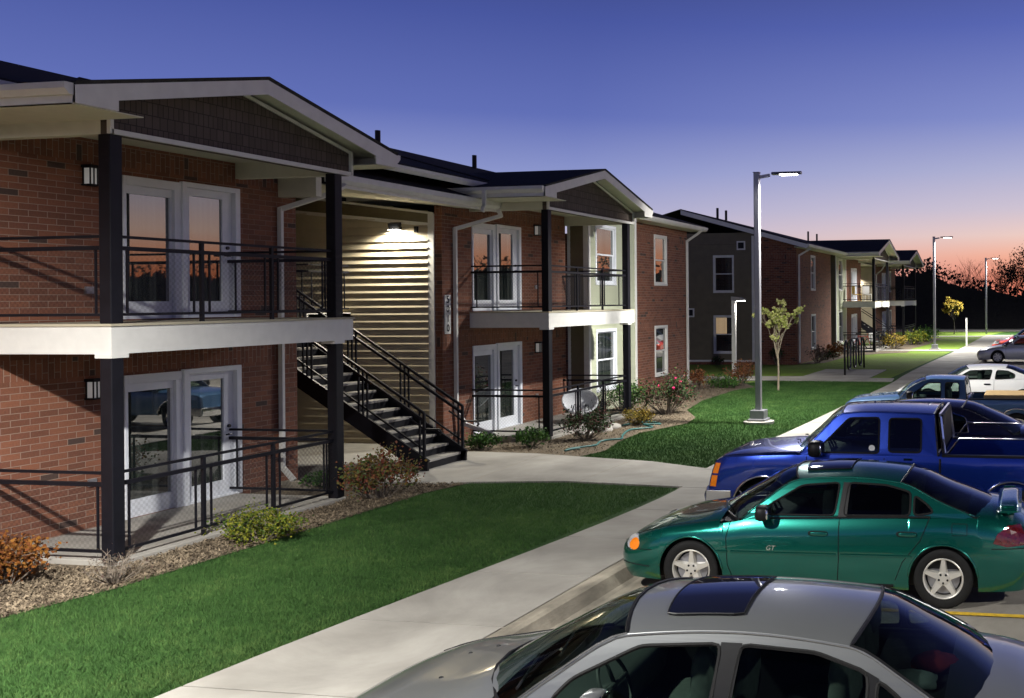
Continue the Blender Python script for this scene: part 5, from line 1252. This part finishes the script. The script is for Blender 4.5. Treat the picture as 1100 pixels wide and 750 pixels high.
def shrub(label, x, y, r, h, kind, n=900, leaf=.035, stems=14, seed=1, base=.12, name='shrub', cat='shrub', flowers=0, open_=.0, group=None, z0=.01, shape=1.0):
    rnd = random.Random(seed); t = thing(name, label, cat, (x, y, z0), group=group); mats = LM[kind]; m = MB(); st_ = MB(); tips = []
    for i in range(stems):
        a = rnd.uniform(0, 6.28); q = math.sqrt(rnd.random()); rr = r * q; top = Vector((x + rr * math.cos(a), y + rr * math.sin(a), z0 + h * (1 - .35 * q * q) * rnd.uniform(.75, 1.02))); b = Vector((x + rr * .15 * math.cos(a), y + rr * .15 * math.sin(a), z0 - .01))
        mid = b.lerp(top, .5) + Vector((math.cos(a), math.sin(a), 0)) * rr * .16; st_.tube([b, mid, top], [.009 * h + .004, .006 * h + .003, .002], 4, False); tips.append((b, mid, top))
        for k in range(3):
            p = mid.lerp(top, rnd.random()); e = p + Vector((rnd.gauss(0, 1), rnd.gauss(0, 1), abs(rnd.gauss(0, .8)))) * r * .22; st_.tube([p, e], [.004, .0015], 3, False); tips.append((p, p.lerp(e, .5), e))
    for i in range(n):
        b, md, tp = rnd.choice(tips); u = base + (1 - base) * rnd.random() ** .8
        p = (b.lerp(md, u * 2) if u < .5 else md.lerp(tp, u * 2 - 1)) + Vector((rnd.gauss(0, 1), rnd.gauss(0, 1), rnd.gauss(0, 1))) * r * .10 * shape
        if p.z < z0 + .01: p.z = z0 + .01 + rnd.random() * .03
        d = Vector((rnd.gauss(0, 1), rnd.gauss(0, 1), rnd.gauss(0, .7) + .3)).normalized(); s = d.orthogonal().normalized(); s.rotate(Matrix.Rotation(rnd.uniform(0, 6.28), 3, d)); l_ = leaf * rnd.uniform(.6, 1.3); w = l_ * .42
        m.poly([p, p + d * l_ * .5 + s * w, p + d * l_, p + d * l_ * .5 - s * w], rnd.randrange(len(mats)))
    m.build('foliage', mats, t); st_.build('stem', bark, t)
    if flowers:
        for i in range(flowers):
            b, md, tp = rnd.choice(tips[:stems]); f = MB(); c = tp + Vector((rnd.gauss(0, .03), rnd.gauss(0, .03), 0)); f.ell(tuple(c), (.055, .055, .04), 8, 5); f.build('flower', flowerm, t)
    return t
shrub('rust orange leafy shrub at the left edge beside the patio slab', -11.65, 9.75, .42, .55, 'orange', 2600, .045, 26, 3)
shrub('bare twiggy grey shrub in the mulch below the front patio post', -10.45, 9.95, .34, .36, 'twig', 160, .025, 34, 4)
shrub('low yellow green shrub in the mulch beside the patio railing', -10.3, 12.0, .46, .42, 'yg', 3600, .035, 30, 5)
shrub('shrub turning red and yellow at the foot of the staircase', -10.55, 14.95, .62, .72, 'redgreen', 2600, .05, 26, 6, base=.45)
shrub('thin bright green weed growing out of the red and yellow shrub', -10.75, 14.9, .12, .85, 'green', 90, .05, 5, 7, base=.6, name='plant', cat='plant')
shrub('small leafy green plant behind the patio railing near the splash block', -12.2, 15.6, .35, .25, 'green', 500, .06, 14, 8, name='plant', cat='plant')
shrub('low green plant in front of the middle patio doors, left one', -11.9, 20.3, .38, .34, 'green', 900, .06, 20, 9, name='plant', cat='plant')
shrub('low green plant in front of the middle patio doors, right one', -11.0, 20.75, .40, .42, 'green', 900, .06, 20, 10, name='plant', cat='plant')
shrub('dark leafy shrub in the mulch in front of the middle patio', -10.35, 22.1, .55, .66, 'dark', 1900, .05, 24, 11, base=.35)
shrub('golden yellow low shrub beside the right patio post', -10.2, 24.7, .42, .42, 'gold', 1500, .045, 24, 12)
shrub('rose bush with pink flowers in front of the brick wall', -10.3, 27.2, .78, 1.15, 'dark', 2600, .06, 26, 13, base=.3, flowers=7)
shrub('green bush beside the rose bush against the bay wall', -11.6, 27.3, .62, .95, 'green', 1700, .06, 22, 14)
shrub('orange brown bush at the foot of the corner downspout', -12.0, 34.8, .42, .75, 'brown', 1200, .06, 22, 15)
shrub('russet bush with a few sprawling twigs, at the end of the mulch bed', -10.9, 36.5, .60, .95, 'brown', 1100, .07, 26, 16, base=.3)
shrub('low green ground plant between the two russet bushes', -11.3, 35.6, .65, .30, 'green', 1200, .07, 26, 17)
shrub('amber bush against the far brick wall beside the bay', -11.0, 55.2, .55, .75, 'orange', 700, .1, 16, 18)
shrub('thin brown bush by the far brick corner downspout', -11.0, 50.2, .6, .95, 'twig', 260, .09, 30, 19)
shrub('low dark green bush between the brown and the amber bush', -11.1, 52.8, .5, .42, 'dark', 500, .09, 14, 20)
shrub('tall dark green shrub against the shaded brick end wall', -12.6, 48.3, .32, 1.15, 'dark', 500, .08, 14, 21)
shrub('small dark plant at the foot of the dark siding wall', -15.6, 48.3, .35, .4, 'dark', 300, .08, 12, 22)
shrub('dark green bush beside the bay corner post of the far building', -10.9, 58.9, .6, .7, 'dark', 500, .1, 14, 23)
shrub('yellow green bush in front of the far breezeway', -9.1, 64.8, .9, .95, 'gold', 700, .12, 20, 24, base=.3)
shrub('wide yellow green bush in front of the farthest porch', -8.6, 70.8, 1.1, .8, 'yg', 900, .13, 20, 25)
shrub('green bush at the right end of the far mulch bed', -8.2, 76.2, 1.1, .95, 'green', 800, .14, 20, 26)
shrub('dried dark red bush behind the middle patio railing', -11.9, 25.9, .5, .62, 'dark', 1500, .04, 30, 27, name='potted_bush')
# young tree on the lawn
def branch_tree(label, x, y, h, seed, kind, leafn, leaf, crown, z0=0.0, trunk=.03, fork=.45, group=None, cat='tree', barkm=bark, spread=1.0, clumps=70):
    rnd = random.Random(seed); t = thing('tree', label, cat, (x, y, z0), group=group); m = MB(); tips = []
    m.tube([(x, y, z0 - .02), (x + .02, y, z0 + h * fork * .5), (x, y, z0 + h * fork)], [trunk, trunk * .85, trunk * .7], 7)
    def br(p, d, l_, r, dep):
        q = p + d * l_; md = p.lerp(q, .5) + Vector((rnd.gauss(0, 1), rnd.gauss(0, 1), 0)) * l_ * .05; m.tube([p, md, q], [r, r * .8, r * .55], 5, False)
        if dep == 0: tips.append(q); return
        for i in range(rnd.choice((2, 3))):
            e = (d + Vector((rnd.gauss(0, 1), rnd.gauss(0, 1), rnd.gauss(.1, .35))) * .55 * spread).normalized(); br(p.lerp(q, rnd.uniform(.6, 1)), e, l_ * rnd.uniform(.6, .8), r * .55, dep - 1)
        tips.append(q)
    for i in range(5):
        a = 6.28 * i / 5 + rnd.random(); br(Vector((x, y, z0 + h * fork * rnd.uniform(.8, 1))), Vector((math.cos(a) * .6 * spread, math.sin(a) * .6 * spread, 1)).normalized(), h * (1 - fork) * .42, trunk * .55, 3)
    m.build('trunk', barkm, t); m = MB(); mats = LM[kind]
    cl = [rnd.choice(tips) + Vector((rnd.gauss(0, 1), rnd.gauss(0, 1), rnd.gauss(0, 1))) * crown * .06 for _ in range(clumps)]
    for i in range(leafn):
        p = rnd.choice(cl) + Vector((rnd.gauss(0, 1), rnd.gauss(0, 1), rnd.gauss(0, 1))) * crown * .045
        d = Vector((rnd.gauss(0, 1), rnd.gauss(0, 1), rnd.gauss(0, 1))).normalized(); s = d.orthogonal().normalized(); l_ = leaf * rnd.uniform(.7, 1.2)
        m.poly([p, p + d * l_ * .5 + s * l_ * .4, p + d * l_, p + d * l_ * .5 - s * l_ * .4], rnd.randrange(len(mats)))
    m.build('crown', mats, t); return t
branch_tree('young tree with sparse yellow green leaves on the lawn before the brick end wall', -9.03, 34.75, 3.15, 5, 'tree', 1500, .10, .62, trunk=.04, fork=.42, clumps=70, spread=.42, barkm=pm('pale_bark', (.30, .25, .17), .8))
branch_tree('small narrow tree with yellow green crown on the far lawn', -7.44, 91.5, 3.2, 8, 'gold', 1500, .16, .9, trunk=.05, fork=.35, spread=.45, clumps=60, barkm=barkd)

# woods: mass with its unlit black put into the colour, bare trees above it
darkleaf = pm('woods_dark', (.012, .011, .010), .95, var=.4)
twigm = pm('bare_twig', (.30, .11, .05), .9, var=.4)  # orange of the sunset light is put into the twig colour
rnd = random.Random(11)
def woods(path, seed, hfun, name='woods', step=.5, leaf=.5, per=34):
    rnd = random.Random(seed); m = MB()
    for i in range(len(path) - 1):
        p, q = Vector(path[i] + (0,)), Vector(path[i + 1] + (0,)); L_ = (q - p).length; n = int(L_ / step); nr = (q - p).normalized().cross(Vector((0, 0, 1)))
        for k in range(n):
            b = p.lerp(q, k / n); H_ = hfun(b) * (1 + .16 * noise.noise(b * .22) + .10 * noise.noise(b * .9))
            m.poly([b + nr * 3, b + nr * 3 + (q - p).normalized() * step * 1.05, b + nr * 3 + (q - p).normalized() * step * 1.05 + Vector((0, 0, H_ * .80)), b + nr * 3 + Vector((0, 0, H_ * .84))])
            for j in range(per):
                z = H_ * rnd.random() ** .55; c = b + nr * rnd.uniform(-2.5, 2.5) + Vector((rnd.gauss(0, step), rnd.gauss(0, step), z)); d = Vector((rnd.gauss(0, 1), rnd.gauss(0, 1), rnd.gauss(0, 1))).normalized(); s = d.orthogonal().normalized(); l_ = leaf * rnd.uniform(.4, 1.2)
                m.poly([c, c + d * l_ * .5 + s * l_ * .4, c + d * l_, c + d * l_ * .5 - s * l_ * .4])
    return m.build(name, darkleaf, None, kind='stuff')
P_ = [(-70, 112), (-20, 111), (-9, 110.5), (0, 110), (14, 109), (40, 112), (75, 104), (110, 84), (128, 50), (134, 10), (130, -40)]
def hf(b):
    if b.y < 100 or b.x > 30: return 8.2
    return pchip([-70, -12, -9.5, -6, -2, 0.5, 3, 6, 30], [9, 7.2, 5.9, 5.2, 4.6, 5.2, 6.8, 7.2, 8], b.x)
woods(P_, 3, hf)
def bare_tree(x, y, h, seed, label, mat=twigm, thick=.06, dep=5, leaves=0):
    rnd = random.Random(seed); t = thing('bare_tree', label, 'tree', (x, y, 0), group='bare trees along the edge of the woods'); m = MB(); tips = []
    def br(p, d, l_, r, dp):
        q = p + d * l_; m.tube([p, q], [r, r * .7], 3, False)
        if dp <= 2: tips.append(q)
        if dp == 0: return
        for i in range(2 if dp < 4 else 3):
            e = (d * 1.3 + Vector((rnd.gauss(0, .5), rnd.gauss(0, .5), rnd.gauss(.12, .28)))).normalized(); br(p.lerp(q, rnd.uniform(.55, 1)), e, l_ * rnd.uniform(.62, .86), r * .62, dp - 1)
    br(Vector((x, y, 0)), Vector((rnd.gauss(0, .04), 0, 1)).normalized(), h * .34, thick, dep); m.build('trunk', mat, t)
    if leaves:
        m = MB()
        for i in range(leaves):
            p = rnd.choice(tips) + Vector((rnd.gauss(0, 1), rnd.gauss(0, 1), rnd.gauss(0, 1))) * .32; d = Vector((rnd.gauss(0, 1), rnd.gauss(0, 1), rnd.gauss(0, 1))).normalized(); s = d.orthogonal().normalized(); l_ = .26 * rnd.uniform(.5, 1.2)
            m.poly([p, p + d * l_ * .5 + s * l_ * .35, p + d * l_, p + d * l_ * .5 - s * l_ * .35])
        m.build('crown', darkleaf, t)
lab = 'bare tree with fine twigs coloured by the sunset among the others at the edge of the woods'
xx = -10.6; i = 0
while xx < -.2:
    bare_tree(xx, 113.5 + rnd.uniform(0, 4), rnd.uniform(7.0, 8.5), 100 + i, lab, thick=.07); xx += rnd.uniform(.45, .85); i += 1
for i, (x, y, h) in enumerate([(-11.6, 108, 8.0), (-4.4, 108, 8.4), (-3.0, 112, 8.6), (-1.9, 108.5, 9.0), (-.6, 109, 8.0), (.6, 108, 8.2), (1.6, 110, 8.2), (2.6, 108, 8.0), (3.8, 109, 8.4), (4.8, 108, 8.0), (6.2, 109, 8.3), (7.5, 109, 8.5), (9, 108, 8.3)]):
    lb = ['dark tree at the left end of the woods, beside the far porch roof', 'dark round topped tree, the left one rising out of the bare trees', 'thin dark tree between the two round topped dark trees', 'tallest dark round topped tree, just left of the farthest lamp pole'][i] if i < 4 else 'dark leafy tree in the right part of the woods behind the farthest lamp'
    bare_tree(x, y, h, 300 + i, lb, mat=barkd, thick=.09, dep=5, leaves=700 if i != 2 else 200)

# ------------------------------------------------------------------ small things
# bicycle rack
t = thing('bicycle_rack', 'dark steel wave bicycle rack on the concrete pad', 'bike rack', (-8.0, 43.9, 0)); m = MB(); pts = []
y0 = 41.9
for k in range(7):
    ya, yb = y0 + k * .68, y0 + (k + 1) * .68; up = k % 2 == 0
    for q in range(9):
        a = math.pi * q / 8; yc_ = (ya + yb) / 2; rr = .34; pts.append((-8.0, yc_ - rr * math.cos(a), (1.15 + .30 * math.sin(a)) if up else (.45 - .25 * math.sin(a))))
pts = [(-8.0, y0, 0.02)] + pts + [(-8.0, y0 + 7 * .68, .02)]; m.tube(pts, .045, 8); m.build('hoop', rackm, t, smooth=True)
# round wicker chair
x, y = -11.75, 24.75; t = thing('wicker_chair', 'white round wicker chair on the middle patio behind the railing', 'chair', (x, y, .08)); m = MB(); rows = []
ax = Vector((.35, -.55, .75)).normalized(); u = ax.orthogonal().normalized(); v = ax.cross(u); c = Vector((x, y, .56))
for i in range(8):
    rr = .43 * math.sin(math.pi / 2 * i / 7 + .001); dd = .28 * (1 - math.cos(math.pi / 2 * i / 7)); rows.append([tuple(c + (u * math.cos(a) + v * math.sin(a)) * rr + ax * (dd - .2)) for a in [2 * math.pi * k / 28 for k in range(28)]])
m.grid(rows, True); o = m.build('seat', wicker, t, smooth=True); md = o.modifiers.new('th', 'SOLIDIFY'); md.thickness = .03
m = MB(); m.tube([c + (u * math.cos(a) + v * math.sin(a)) * .44 + ax * .08 for a in [2 * math.pi * k / 28 for k in range(29)]], .028, 6, False); m.build('rim', wicker, t, smooth=True)
m = MB(); m.tube([(x + .3 * math.cos(a), y + .3 * math.sin(a), .10) for a in [2 * math.pi * k / 20 for k in range(21)]], .022, 6, False)
for k in range(8): a = 2 * math.pi * k / 8; m.tube([(x + .3 * math.cos(a), y + .3 * math.sin(a), .10), (x + .2 * math.cos(a + .4), y + .2 * math.sin(a + .4), .52)], .014, 5)
m.build('base', darkp, t, smooth=True)
# garden hose
rnd = random.Random(4); pts = []; path = [(-9.9, 20.1), (-9.75, 20.5), (-9.95, 20.3), (-9.6, 20.9), (-9.75, 21.6), (-9.45, 22.0), (-9.7, 22.7), (-9.85, 23.6), (-9.55, 24.2), (-9.95, 24.6), (-9.6, 24.9), (-10.1, 25.1), (-10.5, 24.4)]
for i in range(len(path) - 1):
    for k in range(8):
        u = k / 8; p0 = path[max(i - 1, 0)]; p1 = path[i]; p2 = path[i + 1]; p3 = path[min(i + 2, len(path) - 1)]
        f_ = lambda a, b_, c_, d_: .5 * (2 * b_ + (c_ - a) * u + (2 * a - 5 * b_ + 4 * c_ - d_) * u * u + (3 * b_ - a - 3 * c_ + d_) * u ** 3); pts.append((f_(p0[0], p1[0], p2[0], p3[0]), f_(p0[1], p1[1], p2[1], p3[1]), .045 + .01 * math.sin(i * 3 + u * 3)))
m = MB(); m.tube(pts, .022, 6); tag(m.build('garden_hose', teal, None, smooth=True), 'teal garden hose snaking along the mulch beside the middle lawn', 'hose')
# splash blocks
for (x, y, lb) in ((WX + .45, 15.72, 'grey splash block under the downspout of the near wing'), (-12.1, 21.5, 'grey splash block under the bent downspout by the number sign'), (-12.7, 36.8, 'grey splash block under the downspout at the end of the brick wing')):
    m = MB(); m.hexa([(x - .3, y - .12, .02), (x + .3, y - .17, .02), (x + .3, y + .17, .02), (x - .3, y + .12, .02), (x - .3, y - .12, .12), (x + .3, y - .17, .06), (x + .3, y + .17, .06), (x - .3, y + .12, .12)]); m.box(x - .3, x + .3, y - .15, y - .12, .06, .13); tag(m.build('splash_block', concd, None), lb, 'splash block')
# stones at the patio edge
for i, (x, y, s) in enumerate([(-10.75, 22.9, .22), (-10.6, 23.5, .28), (-10.55, 24.1, .2)]):
    m = MB(); rows = []
    for a in range(7):
        ph = math.pi * a / 6; rows.append([(x + s * math.sin(ph) * math.cos(b_) * (1 + .3 * noise.noise(Vector((a, b_, i)))), y + s * 1.3 * math.sin(ph) * math.sin(b_), .03 + s * .55 * math.cos(ph) * (1 + .2 * noise.noise(Vector((b_, a, i))))) for b_ in [2 * math.pi * k / 10 for k in range(10)]])
    m.grid(rows, True); tag(m.build('garden_stone', conc, None, smooth=True), 'pale rounded stone at the edge of the middle patio, %s' % ['nearest the dark shrub', 'middle and largest of three', 'nearest the golden shrub'][i], 'stone', 'stones along the patio edge')
# bicycles and chairs on the far patio
def bicycle(x, y, z, rz, col, label):
    t = thing('bicycle', label, 'bicycle', (x, y, z), rz, 'bicycles on the far patio', local=True)
    for cx in (-.52, .52):
        m = MB(); m.tube([(cx + .33 * math.cos(a), 0, .34 + .33 * math.sin(a)) for a in [2 * math.pi * k / 20 for k in range(21)]], .022, 5, False); w = m.build('wheel', rubber, t)
        m = MB()
        for k in range(8): a = math.pi * k / 8; m.tube([(cx - .32 * math.cos(a), 0, .34 - .32 * math.sin(a)), (cx + .32 * math.cos(a), 0, .34 + .32 * math.sin(a))], .003, 3, False)
        m.build('spokes', chrome, w)
    m = MB(); A_, B_, C_, D_ = (-.52, 0, .34), (-.08, 0, .30), (-.2, 0, .82), (.38, 0, .80)
    for p, q in ((A_, B_), (B_, C_), (C_, A_), (B_, D_), (C_, D_), (D_, (.52, 0, .34))): m.tube([p, q], .02, 6)
    m.tube([C_, (-.22, 0, .95)], .015, 6); m.tube([D_, (.36, 0, .98)], .015, 6); m.build('frame', col, t)
    m = MB(); superbox(m, (-.24, 0, .96), (.13, .07, .03)); m.build('saddle', darkp, t); m = MB(); m.tube([(.30, -.26, 1.02), (.40, -.2, 1.0), (.40, .2, 1.0), (.30, .26, 1.02)], .014, 6); m.build('handlebar', darkp, t)
bicycle(-10.7, 61.6, .12, R(12), redp, 'red bicycle leaning on the far ground floor patio'); bicycle(-10.8, 62.3, .12, R(-8), palesilver, 'pale bicycle beside the red one on the far patio')
def pchair(x, y, z, rz, mat, label):
    t = thing('patio_chair', label, 'chair', (x, y, z), rz, 'chairs on the far porches', local=True); m = MB(); superbox(m, (0, 0, .42), (.24, .24, .03)); m.build('seat', mat, t); m = MB(); superbox(m, (-.24, 0, .70), (.03, .24, .25)); m.build('backrest', mat, t)
    for a in (-.2, .2):
        for b_ in (-.2, .2): m = MB(); m.tube([(a, b_, 0), (a, b_, .42)], .018, 5); m.build('leg', mat, t)
pchair(-10.4, 62.0, 3.08, R(-60), whitecar, 'white chair on the upper far porch by the door'); pchair(-10.9, 61.3, 3.08, R(30), pm('chair_yellow', (.55, .35, .06), .6), 'yellow chair at the left end of the upper far porch'); pchair(-10.2, 63.4, .12, R(-30), whitecar, 'white chair on the lower far patio behind the bicycles')
